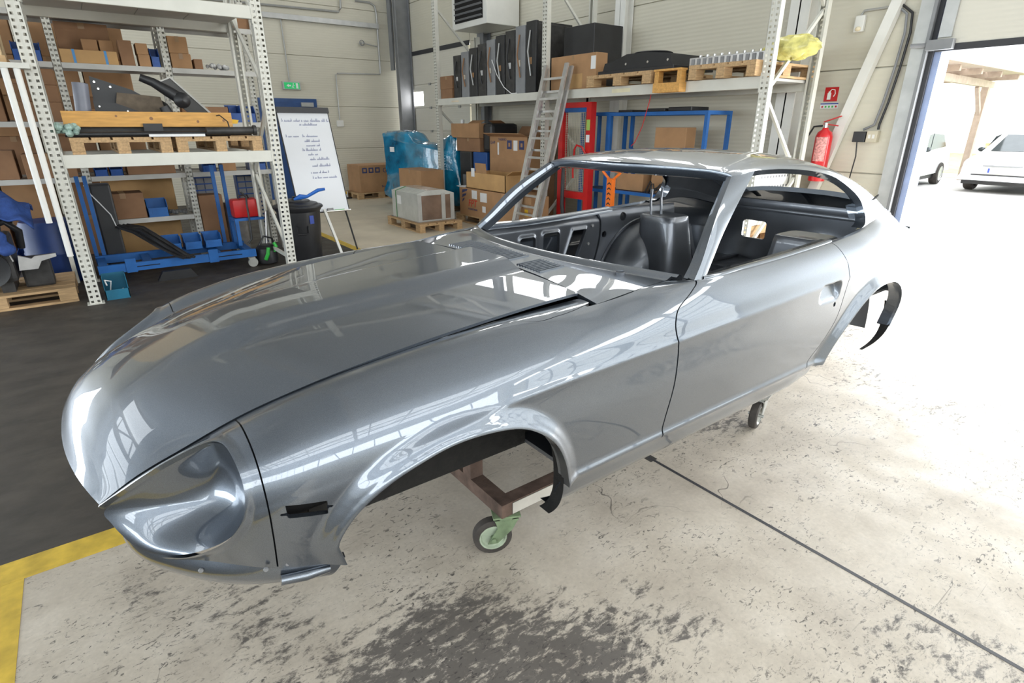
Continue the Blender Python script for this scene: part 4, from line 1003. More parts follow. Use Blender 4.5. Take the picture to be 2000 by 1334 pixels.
for k in range(26): mb.sphere((-.03+rnd.uniform(-.08, .12), 6.66+rnd.uniform(-.03, .05), 1.555+rnd.uniform(-.0, .07)), rnd.uniform(.02, .035), 7, 5)
simple('film_wad', 'crumpled pale green plastic film at the pallet corner', 'plastic film', mb, mat('pale_green_film', (0.30, 0.42, 0.37), 0.25, var=0.4, scale=25))
mb = MB().cyl((.15, 6.88, 1.61), (.19, 6.90, 1.985), .062, 20); simple('plastic_pipe', 'grey plastic pipe standing upright in the collar', 'pipe', mb, M_GREY, True)
MB().lathe([(0, 0), (.052, 0), (.052, .004), (0, .004)], (.19, 6.90, 1.984), 18).build('pipe_bore', M_HOLE, bpy.data.objects['plastic_pipe'])
# black machine covers and ducts on the collar
def wedge(name, label, pts, y, th, m, cat='machine cover', lean=.12):
    o = MB().prism(pts, -th/2, th/2).build(name, m, None); o.location = (0, y, 1.612); o.rotation_euler = (R(-8)*0, 0, 0); tag(o, label, cat); return o
w1 = wedge('machine_cover', 'black triangular machine cover standing behind the brown panel', [(.26, 0), (.92, 0), (.90, .16), (.60, .34), (.28, .45)], 7.12, .03, M_BLACK)
for (bx, bz) in ((.31, .40), (.33, .34), (.43, .36), (.60, .27)): MB().lathe([(0, -.004), (.010, -.004), (.010, .004), (0, .004)], (bx, -.018, bz), 8, 'y').build('bolt', M_CHROME, w1)
w2 = wedge('machine_cover', 'low black machine cover at the left of the collar', [(.26, 0), (.84, 0), (.74, .09), (.44, .21), (.26, .23)], 6.98, .03, M_BLACK)
for (bx, bz) in ((.30, .18), (.52, .14), (.66, .09)): MB().lathe([(0, -.004), (.008, -.004), (.008, .004), (0, .004)], (bx, -.018, bz), 8, 'y').build('bolt', M_CHROME, w2)
w3 = wedge('board_panel', 'brown fibre panel leaning between the black covers', [(.43, .16), (.72, .02), (.86, .10), (.83, .28), (.47, .31)], 7.055, .02, mat('brown_fibreboard', (0.12, 0.09, 0.06), 0.7, var=0.3, scale=14))
wm_ = thing('machine_part', 'black finned motor cover lying between the duct and the brown panel', 'machine cover', (.74, 7.20, 1.612))
MB().lathe([(0, -.16), (.09, -.16), (.12, -.12), (.13, .0), (.12, .12), (.09, .16), (0, .16)], (0, 0, .13), 20, 'x').build('cover_shell', M_BLACK, wm_, True)
for k in range(6): MB().lathe([(.125, -.004), (.142, -.004), (.142, .004), (.125, .004)], (-.09+k*.036, 0, .142), 20, 'x').build('fin', M_BLACK, wm_)
w4 = wedge('grey_plate', 'dark grey plate with a pale edge leaning to the right', [(.86, .42), (.98, .47), (1.42, .0), (1.20, .0)], 7.30, .02, mat('dark_grey_plate', (0.07, 0.068, 0.066), 0.5))
MB().prism([(.86, .42), (.98, .47), (1.42, .0), (1.43, .02), (.985, .485), (.86, .435)], -.025, -.011).build('pale_edge', M_SHELF, w4)
mb = MB().tube([(.68, 6.98, 2.06), (.78, 6.97, 2.02), (.90, 6.96, 1.94), (1.0, 6.95, 1.87)], [.035, .042, .055, .06], 16); mb.lathe([(0, -.03), (.06, -.03), (.075, -.01), (.075, .03), (.05, .06), (0, .075)], (0, 0, 0), 20); 
k0 = len(mb.v)-6*20
for i in range(k0, len(mb.v)):
    p = mb.v[i]; mb.v[i] = (p[0]+1.0, 6.93-p[2]*.9, 1.86+p[1])
o = simple('air_horn', 'black air duct with a round bell end on the collar', 'air duct', mb, M_BLACK, True)
o = simple('duct_elbow', 'black duct elbow standing under the round bell', 'air duct', MB().tube([(.86, 6.93, 1.612), (.86, 6.93, 1.72), (.83, 6.93, 1.80)], [.055, .055, .045], 16), M_BLACK, True)
o = simple('white_hood', 'small white plastic shell lying in the collar', 'plastic part', MB().prism([(.83, 1.613), (1.06, 1.613), (.98, 1.65), (.86, 1.70), (.82, 1.71)], 6.85, 6.89), M_WHITE)
o = simple('chrome_cup', 'small bright metal cup in the collar', 'metal part', MB().lathe([(.03, 0), (.04, .09), (.035, .10), (.028, .09), (.026, .01)], (1.10, 6.86, 1.612), 14), M_CHROME, True)
for k, (xx, yy, zz, nm) in enumerate(((1.24, 6.90, 1.612, 'flat yellow plastic bracket near the right end of the collar'), (1.36, 6.86, 1.64, 'raised yellow plastic cap at the right end of the collar'))):
    simple('yellow_bracket', nm, 'plastic part', MB().prism([(xx-.10, zz), (xx+.10, zz), (xx+.12, zz+.035), (xx-.02, zz+.055), (xx-.08, zz+.03)], yy-.05, yy+.05), M_YELW)
simple('steel_casting', 'dark steel tube casting at the right end of the pallet', 'metal part', MB().cyl((1.12, 6.62, 1.57), (1.56, 6.62, 1.575), .036, 16).lathe([(.036, 0), (.05, 0), (.05, .03), (.036, .03)], (1.56, 6.62, 1.575), 16, 'x'), M_ENG, True)
simple('loose_cable', 'thin black cable hanging down from the collar end', 'cable', MB().tube([(1.20, 6.86, 1.70), (1.28, 6.70, 1.72), (1.33, 6.62, 1.66), (1.34, 6.595, 1.55)], .006, 6), M_BLACK, True)

# ---------------- shelving behind the rack
SH = thing('shelving_unit', 'pale perforated steel shelving behind the pallet rack', 'shelving', (0, 8.30, 0))
pm = upright_mesh(3.4, .075, .04)
for x in (-1.0, .07, 1.12, 2.15):
    for y in (0, .5): o = newobj('post', pm, SH, (x, y, 0))
for z in (1.07, 1.66, 2.26, 2.74):
    for x0, x1 in ((-.96, .03), (.11, 1.08), (1.16, 2.11)):
        MB().b(x0, x1, .0, .5, z-.012, z).b(x0, x1, -.012, .0, z-.055, z).build('shelf', M_SHELF, SH)
        MB().b(x0, x1, .50, .505, z-.05, z+.02).build('back_rail', M_SHELF, SH)
MB().b(.11, 1.08, 0, .5, .548, .56).b(.11, 1.08, -.012, 0, .505, .56).build('shelf', M_SHELF, SH)
G1 = 'cartons on the upper shelf'
c = carton('long pale carton with two blue straps on the upper shelf', .12, .64, 8.30, 8.44, 2.2601, 2.395, M_CARDL, False, group=G1)
for xx in (-.14, .15): MB().b(xx-.012, xx+.012, -.0715, .0715, -.0, .1365).build('blue_strap', mat('blue_strap', (0.05, 0.25, 0.55), 0.4), c)
carton('large dark carton at the back of the upper shelf', .13, .62, 8.56, 8.79, 2.2601, 2.69, M_CARDD, group=G1)
carton('upright carton behind the blue strapped box, left one', .34, .485, 8.445, 8.555, 2.2601, 2.52, M_CARD, False, group=G1)
carton('upright carton behind the blue strapped box, right one', .50, .635, 8.445, 8.555, 2.2601, 2.52, M_CARD, False, group=G1)
carton('tall narrow carton right of the blue strapped box', .67, .80, 8.30, 8.5, 2.2601, 2.52, M_CARDD, False, group=G1)
carton('lower of two small stacked cartons left of the second shelf post', .84, .955, 8.30, 8.5, 2.2601, 2.385, M_CARD, False, group=G1)
carton('upper of two small stacked cartons left of the second shelf post', .835, .95, 8.30, 8.5, 2.3852, 2.50, M_CARD, False, group=G1)
bin_('narrow blue bin between small cartons and shelf post', 1.01, 8.42, 2.2601, .09, .22, .20)
carton('lower of two stacked cartons right of the second shelf post', 1.17, 1.385, 8.30, 8.55, 2.2601, 2.42, M_CARD, group=G1)
carton('upper of two stacked cartons right of the second shelf post', 1.165, 1.37, 8.30, 8.55, 2.4202, 2.60, M_CARD, group=G1)
carton('small upright carton at the right end of the upper shelf', 1.41, 1.50, 8.30, 8.5, 2.2601, 2.37, M_CARDD, False, group=G1)
mb = MB()
for k in range(18): mb.sphere((1.56+rnd.uniform(0, .24), 8.38+rnd.uniform(-.05, .05), 2.285+rnd.uniform(0, .03)), rnd.uniform(.022, .03), 7, 5)
simple('clear_bag', 'clear plastic bag of small parts on the upper shelf', 'bag', mb, mat('clear_bag_plastic', (0.5, 0.5, 0.5), 0.15, var=0.4, scale=30))
bin_('blue bin on the upper shelf beside the rack upright', -.16, 8.45, 2.2601, .24, .3, .19)
for k in range(5): carton(['left end carton above the blue bin near the ceiling beam', 'second carton on the top shelf from the left', 'middle carton on the top shelf under the deck', 'carton on the top shelf beside the second post', 'right end carton on the top shelf near the rack upright'][k], .15+k*.42, .48+k*.42, 8.35, 8.7, 2.7401, 2.95+.05*(k % 2), M_CARD if k % 2 else M_CARDD, group='cartons on the top shelf')
G2 = 'cartons on the middle shelf'
for k, (x0, x1, z0, z1) in enumerate(((-.42, .02, 1.6601, 1.86), (-.42, .02, 1.8602, 2.03), (-.42, .02, 2.0302, 2.19))):
    carton(['bottom', 'middle', 'top'][k]+' carton of the brown stack beside the perforated upright', x0, x1, 8.30, 8.7, z0, z1, M_CARDD, False, group=G2)
carton('low wide carton behind the black machine covers', .15, .95, 8.35, 8.7, 1.6601, 1.80, M_CARDD, False, group=G2)
bin_('blue bin on the middle shelf beside the right rack upright, left one', 1.78, 8.42, 1.6601, .14, .25, .20)
bin_('blue bin on the middle shelf beside the right rack upright, right one', 1.95, 8.42, 1.6601, .14, .25, .20)
G3 = 'boxes on the lower shelf'
bin_('dark blue bin under the pallet beam, left one', .22, 8.42, 1.0701, .13, .25, .13); bin_('dark blue bin under the pallet beam, right one', .37, 8.42, 1.0701, .13, .25, .13)
carton('long brown carton on the lower shelf under the pallet beam', .48, .98, 8.31, 8.7, 1.0701, 1.25, M_CARDD, group=G3)
bin_('blue bin on the lower shelf behind the blue posts', 1.36, 8.42, 1.0701, .16, .25, .14); carton('small brown carton on the lower shelf near the red box', 1.52, 1.68, 8.31, 8.6, 1.0701, 1.22, M_CARD, False, group=G3)
bin_('blue bin at the right end of the lower shelf', 1.95, 8.42, 1.0701, .2, .25, .14)
carton('brown carton on the short low shelf left of the blue box', .16, .58, 8.32, 8.7, .5601, .86, M_CARDD, group=G3)
bin_('bright blue box on the short low shelf', .70, 8.40, .5601, .22, .2, .20, 0, None, M_BLUES)
mb = MB()
for k in range(14): mb.sphere((.90+rnd.uniform(-.06, .12), 8.38+rnd.uniform(-.04, .04), .585+rnd.uniform(0, .02)), rnd.uniform(.02, .026), 7, 5)
simple('grey_rag', 'grey rag lying on the short low shelf', 'rag', mb, mat('grey_cloth', (0.13, 0.13, 0.13), 0.9))
carton('tall tan carton standing behind the low shelf', .20, .98, 8.86, 9.12, 0.0, 1.04, M_CARDL, True, group=G3)
carton('brown carton wrapped in film right of the second post', 1.17, 1.45, 8.32, 8.6, .0, .78, M_CARDD, False, group=G3)
simple('film_roll', 'grey translucent film wrapped roll standing on the floor', 'film roll', MB().lathe([(.02, 0), (.13, 0), (.135, .3), (.12, .66), (.02, .68)], (1.60, 8.48, 0), 18), mat('grey_film', (0.30, 0.29, 0.28), 0.25, var=0.25, scale=8), True)
for k, (xx, lab) in enumerate(((1.30, 'blue small-parts drawer rack behind the blue posts'), (1.92, 'blue small-parts drawer rack beside the dustbin'))):
    t = thing('drawer_rack', lab, 'drawer rack', (xx, 8.845, .62)); MB().b(-.16, .16, 0, .16, -.0, .44).build('case', M_BIN, t)
    for r_ in range(5):
        for c_ in range(3): MB().b(-.15+c_*.1+.005, -.05+c_*.1-.005, -.014, -.001, .02+r_*.083, .085+r_*.083).build('drawer', mat('grey_drawer', (0.22, 0.22, 0.23), 0.3), t)
    for sx in (-.15, .15): MB().b(sx-.01, sx+.01, .05, .08, -.62, 0).build('stand_leg', M_BIN, t)

# ---------------- blue wheeled frame with red box
bf = thing('blue_trolley', 'blue steel engine trolley with slotted beams under the rack', 'trolley', (0, 7.3, 0))
for y in (0, .62): MB().b(-.05, 1.54, y, y+.045, .13, .22).build('long_beam', M_BLUES, bf)
for x in (-.04, .38, 1.10, 1.45): MB().b(x, x+.08, .046, .619, .15, .20).build('cross_beam', M_BLUES, bf)
for x0, x1 in ((.30, .52), (1.12, 1.38)): MB().b(x0, x1, -.0012, .0, .17, .18).build('slot', M_HOLE, bf)
for x in (.20, 1.02): MB().b(x, x+.10, -.008, -.0013, .12, .27).build('clamp_plate', M_BLUES, bf)
for x in (1.33, 1.44): MB().b(x-.02, x+.02, .665, .705, .13, 1.17).build('tall_post', M_BLUES, bf)
for x in (-.03, .04): MB().b(x-.02, x+.02, .665, .705, .13, 1.10).build('tall_post', M_BLUES, bf)
mb = MB().b(1.42, 1.76, .30, .62, .52, .55); mb.b(1.42, 1.46, .30, .34, .221, .52); mb.b(1.42, 1.46, .58, .62, .2201, .52); mb.build('box_shelf', M_BLUES, bf)
for (x, y) in ((0, .02), (1.47, .02), (0, .64), (1.47, .64)):
    c_ = empty('caster', (x, y, 0)); c_.parent = bf
    MB().lathe([(0, -.016), (.055, -.016), (.058, 0), (.055, .016), (0, .016)], (.02, 0, .058), 18, 'y').build('wheel', M_CAST, c_, True)
    MB().b(-.02, .05, -.026, -.020, .05, .128).b(-.02, .05, .020, .026, .05, .128).b(-.03, .05, -.026, .026, .122, .129).build('fork', M_CAST, c_)
rb = thing('red_box', 'red metal fuel box on the blue trolley shelf', 'box', (1.59, 7.76, .55))
MB().b(-.155, .155, -.11, .11, 0, .22, .03).build('box_body', M_RED, rb, True)
MB().tube([(-.06, 0, .215), (-.05, 0, .26), (.05, 0, .26), (.06, 0, .215)], .01, 8).build('carry_handle', M_BLACK, rb, True)
simple('pump_hose', 'black hose hanging over the red box', 'hose', MB().tube([(1.55, 7.66, .86), (1.60, 7.635, .80), (1.585, 7.60, .72), (1.58, 7.57, .5), (1.57, 7.56, .3), (1.52, 7.56, .245)], .012, 8), M_BLACK, True)
for k in range(3): bin_(['blue bin on the trolley nearest the hoses', 'middle blue bin on the trolley', 'blue bin on the trolley nearest the red box'][k], .72+k*.22, 7.82, .2201, .19, .20, .16, 0, 'bins on the trolley', M_BLUES)
rnd = random.Random(5)
hb_ = thing('hose_bundle', 'bundle of dark hoses laid across the blue trolley', 'hoses', (.5, 7.6, .2))
for k in range(12):
    a = rnd.uniform(-.06, .06); b_ = rnd.uniform(-.05, .05)
    MB().tube([(-.22+a, .42+b_, .32+b_*.3), (-.08+a, .15+b_, .30+a*.4), (.08+a*.8, -.15+b_, .18+a*.5), (.24+a, -.36+b_*.5, .035+abs(a)*.4), (.30+a, -.44+b_*.3, .035)], .012+.004*rnd.random(), 6).build('hose', M_BLACK if k % 3 else M_ENG, hb_, True)
simple('dark_case', 'black upright case standing behind the blue trolley', 'case', MB().b(.06, .26, 8.05, 8.29, 0, 1.0, .02), M_BLACK)
simple('broom_head', 'dark broom bristles on the floor under the trolley', 'broom', MB().prism([(.46, 0), (.86, 0), (.80, .10), (.52, .10)], 7.20, 7.28), M_BLACK)
simple('trailing_lead', 'pale lead hanging down the black case', 'cable', MB().tube([(.02, 8.03, 1.0), (.06, 8.03, .9), (.12, 8.03, .8), (.20, 8.03, .66), (.23, 8.03, .5)], .006, 6), M_PAPER, True)
cr = thing('open_crate', 'open teal plastic crate with white cord at the foot of the rack upright', 'crate', (.06, 6.80, 0))
mb = MB().b(-.10, .10, -.13, .13, 0, .008)
for sx in (-1, 1): mb.prism([(-.13, .008), (.13, .008), (.13, .22), (.0, .22), (-.13, .10)], sx*.10-(.006 if sx > 0 else 0), sx*.10+(0 if sx > 0 else .006), 'yz')
mb.b(-.10, .10, .124, .13, .008, .22); mb.b(-.10, .10, -.13, -.124, .008, .10); mb.build('crate_body', mat('teal_plastic', (0.01, 0.13, 0.22), 0.5, var=0.2), cr)
MB().tube([(-.07, -.08, .14), (-.08, -.02, .18), (-.03, .0, .16), (-.05, .04, .06), (.02, .0, .05), (.06, .05, .06)], .007, 6).build('white_cord', M_PAPER, cr, True)

# ---------------- dustbin, flip chart, washer
tb = thing('dustbin', 'large black plastic dustbin with lid in front of the flip chart', 'bin', (2.13, 7.38, 0))
MB().lathe([(.0, 0), (.21, 0), (.225, .03), (.262, .62), (.275, .63), (.285, .66), (.275, .665), (.255, .64), (.25, .62)], (0, 0, 0), 36, cap=False).build('bin_body', M_BLACK, tb, True)
MB().lathe([(.30, .66), (.305, .675), (.295, .69), (.25, .70), (.24, .715), (.16, .735), (.15, .75), (.06, .755), (0, .755)], (0, 0, 0), 36, cap=False).build('lid', M_BLACK, tb, True)
MB().tube([(-.05, 0, .75), (-.05, 0, .79), (.05, 0, .79), (.05, 0, .75)], .012, 8).build('lid_handle', M_BLACK, tb, True)
MB().tube([(-.12, -.236, .46), (-.12, -.262, .44), (-.12, -.262, .36), (.02, -.262, .36), (.02, -.262, .44), (.02, -.24, .46)], .009, 8).build('side_handle', M_BLACK, tb, True)
MB().b(.05, .10, -.262, -.25, .48, .58).build('sticker', M_INKB, tb)
simple('blue_tool', 'blue handled tool lying on the dustbin lid', 'hand tool', MB().tube([(2.06, 7.26, .772), (2.14, 7.25, .80), (2.22, 7.24, .80), (2.36, 7.22, .87), (2.44, 7.20, .88)], [.012, .035, .02, .022, .016], 8), mat('tool_blue', (0.02, 0.13, 0.50), 0.4), True)
fc = thing('flip_chart', 'white flip chart board with blue handwriting on black legs', 'whiteboard', (2.62, 8.03, 0))
tilt = math.atan2(.45, 1.31)
def tiltm(p): return (p[0], -.22+p[2]*math.sin(tilt)*1.0+p[1]*math.cos(tilt), .52+p[2]*math.cos(tilt)-p[1]*math.sin(tilt))
def tb_box(x0, x1, y0, y1, z0, z1):
    m_ = MB().b(x0, x1, y0, y1, z0, z1); m_.v = [tiltm(p) for p in m_.v]; return m_
tb_box(-.345, .33, 0, .02, 0, 1.36).build('board', mat('whiteboard', (0.80, 0.82, 0.86), 0.3, var=0.01), fc)
for a in ((-.355, -.345, -.004, .024, 0, 1.36), (.33, .34, -.004, .024, 0, 1.36), (-.355, .34, -.004, .024, -.012, 0)): tb_box(*a).build('frame_strip', M_BLACK, fc)
tb_box(-.36, .345, -.03, .03, 1.33, 1.40).build('clamp_bar', mat('dark_grey_clamp', (0.05, 0.05, 0.055), 0.4), fc)
tb_box(.0, .34, -.06, .0, -.02, -.006).build('pen_tray', M_ALU, fc)
tb_box(.02, .10, -.05, -.01, -.006, .03).build('eraser', mat('eraser_grey', (0.3, 0.3, 0.3), 0.8), fc)
tb_box(.12, .26, -.035, -.02, -.006, .008).build('marker_pen', M_GREENB, fc)
MB().cyl((.28, -.22, .52), (.30, -.48, .0), .012, 8).build('leg', M_BLACK, fc); MB().cyl((-.30, -.22, .52), (-.32, -.48, .0), .012, 8).build('leg', M_BLACK, fc)
MB().bar((-.02, -.24, .55), (.02, -.62, .0), .035, .02).build('leg', M_WHITE, fc)
MB().cyl((0, .16, 1.6), (0, .60, .0), .012, 8).build('leg', M_BLACK, fc)
def note(words, x, z, s):
    """a line of joined-up handwriting strokes; words = letters per word"""
    rn = random.Random(int(x*991+z*7919)); mb = MB()
    for n_l in words:
        pts = []; x0 = x
        for k in range(n_l):
            h = rn.choice((.45, .45, .55, 1.0)); pts += [(x0, 0), (x0+s*.18, s*h), (x0+s*.30, s*.1)]; x0 += s*.40
        mb.tube([tiltm((p, -.0012, z+q)) for p, q in pts], .0021, 4); x = x0+s*.35
    return mb.build('handwriting', M_INKB, fc)
for words, x, z, s in (((1, 6, 5, 1, 4, 8, 3, 2), -.31, 1.215, .044), ((2, 13), -.09, 1.165, .038), ((1, 3, 5), -.30, 1.01, .040), ((2, 10), -.08, 1.01, .040), ((5, 8), -.07, .945, .038), ((8, 3), -.06, .885, .040), ((2, 10, 2), -.12, .825, .040), ((5, 3), -.06, .765, .038), ((5, 11), -.05, .70, .040), ((5, 10), -.04, .61, .040), ((1, 5, 2, 5, 1), -.08, .52, .036), ((1, 2, 4, 5, 8), -.07, .45, .036)): note(words, x, z, s)
pw = thing('pressure_washer', 'black and green pressure washer beside the dustbin', 'washer', (1.68, 7.40, 0))
MB().lathe([(.0, 0), (.12, 0), (.13, .05), (.12, .18), (.08, .22), (0, .22)], (0, 0, .02), 18).build('body', M_BLACK, pw, True)
MB().tube([(-.05, -.13, .08), (-.02, -.15, .15), (.0, -.13, .22)], .022, 8).build('green_grip', M_GREENB, pw, True)
MB().tube([(.07, -.09, .16), (.10, -.10, .22), (.08, -.09, .27)], .02, 8).build('green_grip', M_GREENB, pw, True)
MB().tube([(-.10, 0, .2), (0, .02, .34), (.10, .05, .30), (.14, .1, .1)], .012, 8).build('hose', M_BLACK, pw, True)
MB().cyl((.02, .10, .05), (.10, .14, .62), .014, 8).build('lance', M_ALU, pw)
for sx in (-.1, .1): MB().lathe([(0, -.02), (.05, -.02), (.05, .02), (0, .02)], (sx, .08, .05), 14, 'x').build('wheel', M_TYRE, pw)

# ---------------- engine on pallet at the left edge
pallet('wooden pallet carrying an engine at the left edge', (-.86, 7.22, 0), 0)
en = thing('engine', 'dark engine with bright pulleys standing on a pallet', 'engine', (-.86, 7.15, .1441))
MB().b(-.42, .20, -.26, .26, .10, .52, .04).build('block', M_ENG, en); MB().b(-.40, .15, -.16, .16, .52, .72, .03).build('cylinder_head', M_ENG, en)
MB().b(-.30, .05, -.10, .10, .72, .80, .02).build('cam_cover', mat('rusty_casting', (0.22, 0.12, 0.06), 0.7, var=0.3), en)
for (x, z, r_, m_) in ((-.0, .25, .17, M_BLACK), (.09, .48, .05, M_CHROME), (-.22, .52, .07, M_CHROME)):
    pu = MB().lathe([(0, -.02), (r_*.35, -.02), (r_*.4, -.01), (r_*.8, -.01), (r_, -.02), (r_, .02), (0, .02)], (x, -.30, z), 26, 'y').build('pulley', m_, en, True)
    MB().lathe([(0, -.014), (r_*.25, -.014), (r_*.3, -.008), (r_*.42, -.010), (r_*.42, 0), (0, 0)], (x, -.321, z), 16, 'y').build('hub', M_CHROME, pu, True)
MB().prism([(.22, .20), (.36, .20), (.40, .27), (.52, .30), (.52, .33), (.36, .32), (.33, .30), (.24, .34)], -.24, -.20).build('mount_bracket', M_ALU, en)
MB().b(.22, .45, -.10, .10, .0, .28, .02).build('gearbox', M_ENG, en)
for xx in (-.35, .1): MB().b(xx-.05, xx+.05, -.2, .2, 0, .10).build('support_block', M_ENG, en)
MB().tube([(.05, -.2, .6), (.22, -.24, .66), (.30, -.2, .56), (.28, -.16, .40)], .03, 10).build('coolant_hose', M_BLACK, en, True)
MB().tube([(.10, -.27, .78), (.16, -.29, .55), (.20, -.29, .30)], .008, 6).build('pipe', M_CHROME, en, True)
# jacket thrown over the engine
X, Yg = np.meshgrid(np.linspace(-.32, .42, 40), np.linspace(-.34, .22, 34), indexing='ij')
zt = .86-.9*np.maximum(0, np.abs(Yg+.02)-.16)**1.0*1.1-.6*np.maximum(0, np.abs(X)-.22)
zt = zt-1.3*np.maximum(0, X-.14)*sstep(-.05, -.25, Yg)*0+.022*np.sin(X*31+Yg*9)+.018*np.sin(Yg*37-X*14)
zt = np.maximum(zt, .58)
mb = MB(); n_, m_ = X.shape
mb.add(np.stack([X, Yg, zt], 2).reshape(-1, 3), [(i*m_+j, (i+1)*m_+j, (i+1)*m_+j+1, i*m_+j+1) for i in range(n_-1) for j in range(m_-1)])
jk = mb.build('work_jacket', M_DENIM, None, True, angle=180); jk.location = (-.86, 7.15, .1441); md = jk.modifiers.new('thickness', 'SOLIDIFY'); md.thickness = .012; md.offset = 1
tag(jk, 'blue work jacket thrown over the engine', 'jacket')
mb = MB(); sl = []
for k in range(18):
    f = k/17; sl.append((.06+.14*f, -.30-.03*math.sin(f*3), .80-.42*f))
mb.tube(sl, [.055+.012*math.sin(k*1.3) for k in range(18)], 12); o = mb.build('sleeve', M_DENIM, jk, True, angle=180)
simple('blue_barrel', 'dark blue plastic drum behind the left rack upright', 'drum', MB().lathe([(0, 0), (.26, 0), (.27, .04), (.27, .30), (.28, .32), (.27, .34), (.27, .62), (.25, .66), (0, .67)], (-.38, 7.98, 0), 24), mat('dark_blue_plastic', (0.01, 0.035, 0.15), 0.45), True)

# brown cartons filling the back of the shelving
rnd = random.Random(31)
cols = [('leftmost', -1.35), ('second', -.80), ('third', -.25), ('fourth', .30)]
for nm, x0 in cols:
    z = 0.0
    for lv, h in (('floor', .52), ('second', .50), ('third', .48), ('fourth', .46), ('fifth', .44), ('top', .42)):
        carton('brown storage carton behind the shelving, %s column, %s tier' % (nm, lv if lv != 'floor' else 'bottom'), x0+rnd.uniform(0, .02), x0+.52, 9.35+rnd.uniform(0, .05), 9.85, z, z+h-.002, M_CARDD if rnd.random() < .6 else M_CARD, True, group='carton wall behind the shelving'); z += h
for k, (x0, x1, z0, h, lab) in enumerate(((-.93, -.52, 1.0701, .30, 'brown carton on the lower shelf at the far left'), (-.46, .0, 1.0701, .26, 'brown carton on the lower shelf behind the rack upright'), (-.93, -.48, 1.6601, .34, 'brown carton on the middle shelf at the far left'), (-.90, -.40, 2.2601, .36, 'brown carton on the upper shelf at the far left'), (1.18, 1.70, 1.6601, .18, 'flat brown carton on the middle shelf right of the post'))):
    carton(lab, x0, x1, 8.31, 8.72, z0, z0+h, M_CARDD, True, group='boxes on the lower shelf')
bin_('blue bin standing under the shelving at the far left', -.60, 8.45, 0, .3, .35, .28)
# ------------------------------------------------------------------ right hand rack and what stands around it
RR = rack('long pale pallet rack along the right wall behind the car', (5.75, 10.10, 0), R(-90), [0, 3.16, 6.65], .97, [2.09], 4.3)
for o_ in list(RR.children):                # the rear post of the end frame stops under the heater
    if abs(o_.location.x) < .01 and o_.name.startswith('upright') and o_.location.y > .5: o_.data = upright_mesh(3.2)
MB().b(.55, .80, -.008, -.0055, 2.02, 2.045).build('beam_label', mat('pale_label', (0.70, 0.60, 0.45), 0.6), RR)
MB().b(4.55, 4.86, -.008, -.0055, 2.015, 2.06).build('beam_label', mat('pale_label2', (0.75, 0.70, 0.50), 0.6), RR)
Z0 = 2.0911
G5 = 'goods on the right rack'
carton('lower dark carton at the left end of the right rack', 5.80, 6.2, 9.62, 10.02, Z0, Z0+.16, M_CARDD, False, 'x', G5)
carton('upper dark carton at the left end of the right rack', 5.80, 6.2, 9.60, 10.03, Z0+.1602, Z0+.38, M_CARDD, True, 'x', G5)
rnd = random.Random(11)
for k in range(9):
    y = 9.46-k*.265; h = .66+.035*k
    t = thing('radiator_pack', ['first', 'second', 'third', 'fourth', 'fifth', 'sixth', 'seventh', 'eighth', 'ninth'][k]+' dark radiator panel from the left in the row on the right rack', 'radiator', (6.20, y, Z0), 0, 'radiator panels standing on the right rack')
    MB().b(-.36, .36, -.095, .095, .02, h, .012).build('core', M_BLACK if k % 2 else M_ENG, t)
    MB().b(-.38, -.33, -.125, .115, 0, h+.03, .01).build('side_tank', [M_ENG, M_STEEL, M_BLACK][k % 3], t)
    MB().b(.33, .38, -.07, .07, 0, h+.03, .01).build('side_tank', M_BLACK, t)
    MB().b(-.36, .36, -.06, .06, h, h+.03).build('top_bar', M_ENG, t)
    MB().tube([(-.39, .0, h*.9), (-.42, .02, h*.6), (-.40, -.03, h*.25)], .012, 6).build('hose', [M_BLACK, M_CARDD, M_GALV][k % 3], t, True)
    MB().b(-.385, -.381, -.03, .03, h*.42, h*.52).build('sticker', [M_PAPER, M_CHROME, M_CARD][k % 3], t)
simple('tall_cabinet', 'tall black flat case behind the middle rack upright', 'case', MB().b(6.06, 6.62, 6.25, 6.87, Z0, 2.93, .01), M_BLACK, group=G5)
simple('white_lead', 'pale lead hanging in front of the radiator panels', 'cable', MB().tube([(5.80, 8.33, 2.62), (5.80, 8.2, 2.40), (5.80, 8.0, 2.2), (5.80, 7.8, Z0+.008), (5.80, 7.65, Z0+.008)], .007, 6), M_PAPER, True)
c = carton('wide brown carton behind the ladder on the right rack', 5.83, 6.04, 5.95, 6.87, Z0, Z0+.44, M_CARD, True, 'x', G5)
MB().b(-.1065, -.105, -.45, -.36, .24, .40).build('paper_label', M_PAPER, c)
MB().b(-.1065, -.105, -.20, .05, .02, .20).build('torn_patch', M_CARDL, c)
pallet('wooden pallet under the black tray on the right rack', (6.23, 5.37, Z0), R(0), 'pallets on the right rack').scale = (1, 1.35, .95)
simple('wood_block', 'loose timber block hanging over the beam edge below the tray', 'timber', MB().b(5.62, 5.74, 4.40, 4.78, 1.98, 2.08).b(5.64, 5.72, 4.72, 4.78, 2.08, 2.205).b(5.64, 5.72, 4.40, 4.46, 2.08, 2.205).b(5.62, 5.74, 4.4, 4.78, 2.205, 2.226), M_WOODO)
bt = thing('black_tray', 'black plastic oil tray upside down on a pallet', 'tray', (6.10, 5.22, Z0+.1369))
MB().b(-.36, .40, -.62, .60, 0, .05, .008).build('flange', M_BLACK, bt)
G = MB(); pr = [(-.56, .05), (-.52, .18), (-.15, .22), (.15, .22), (.40, .15), (.52, .14), (.55, .05)]; G.prism(pr, -.32, .36, 'yz'); G.build('tray_body', M_BLACK, bt)
MB().lathe([(.22, 0), (.24, .02), (.22, .03), (.0, .032)], (0, 0, .22), 24, cap=False).build('round_plate', M_BLACK, bt, True)
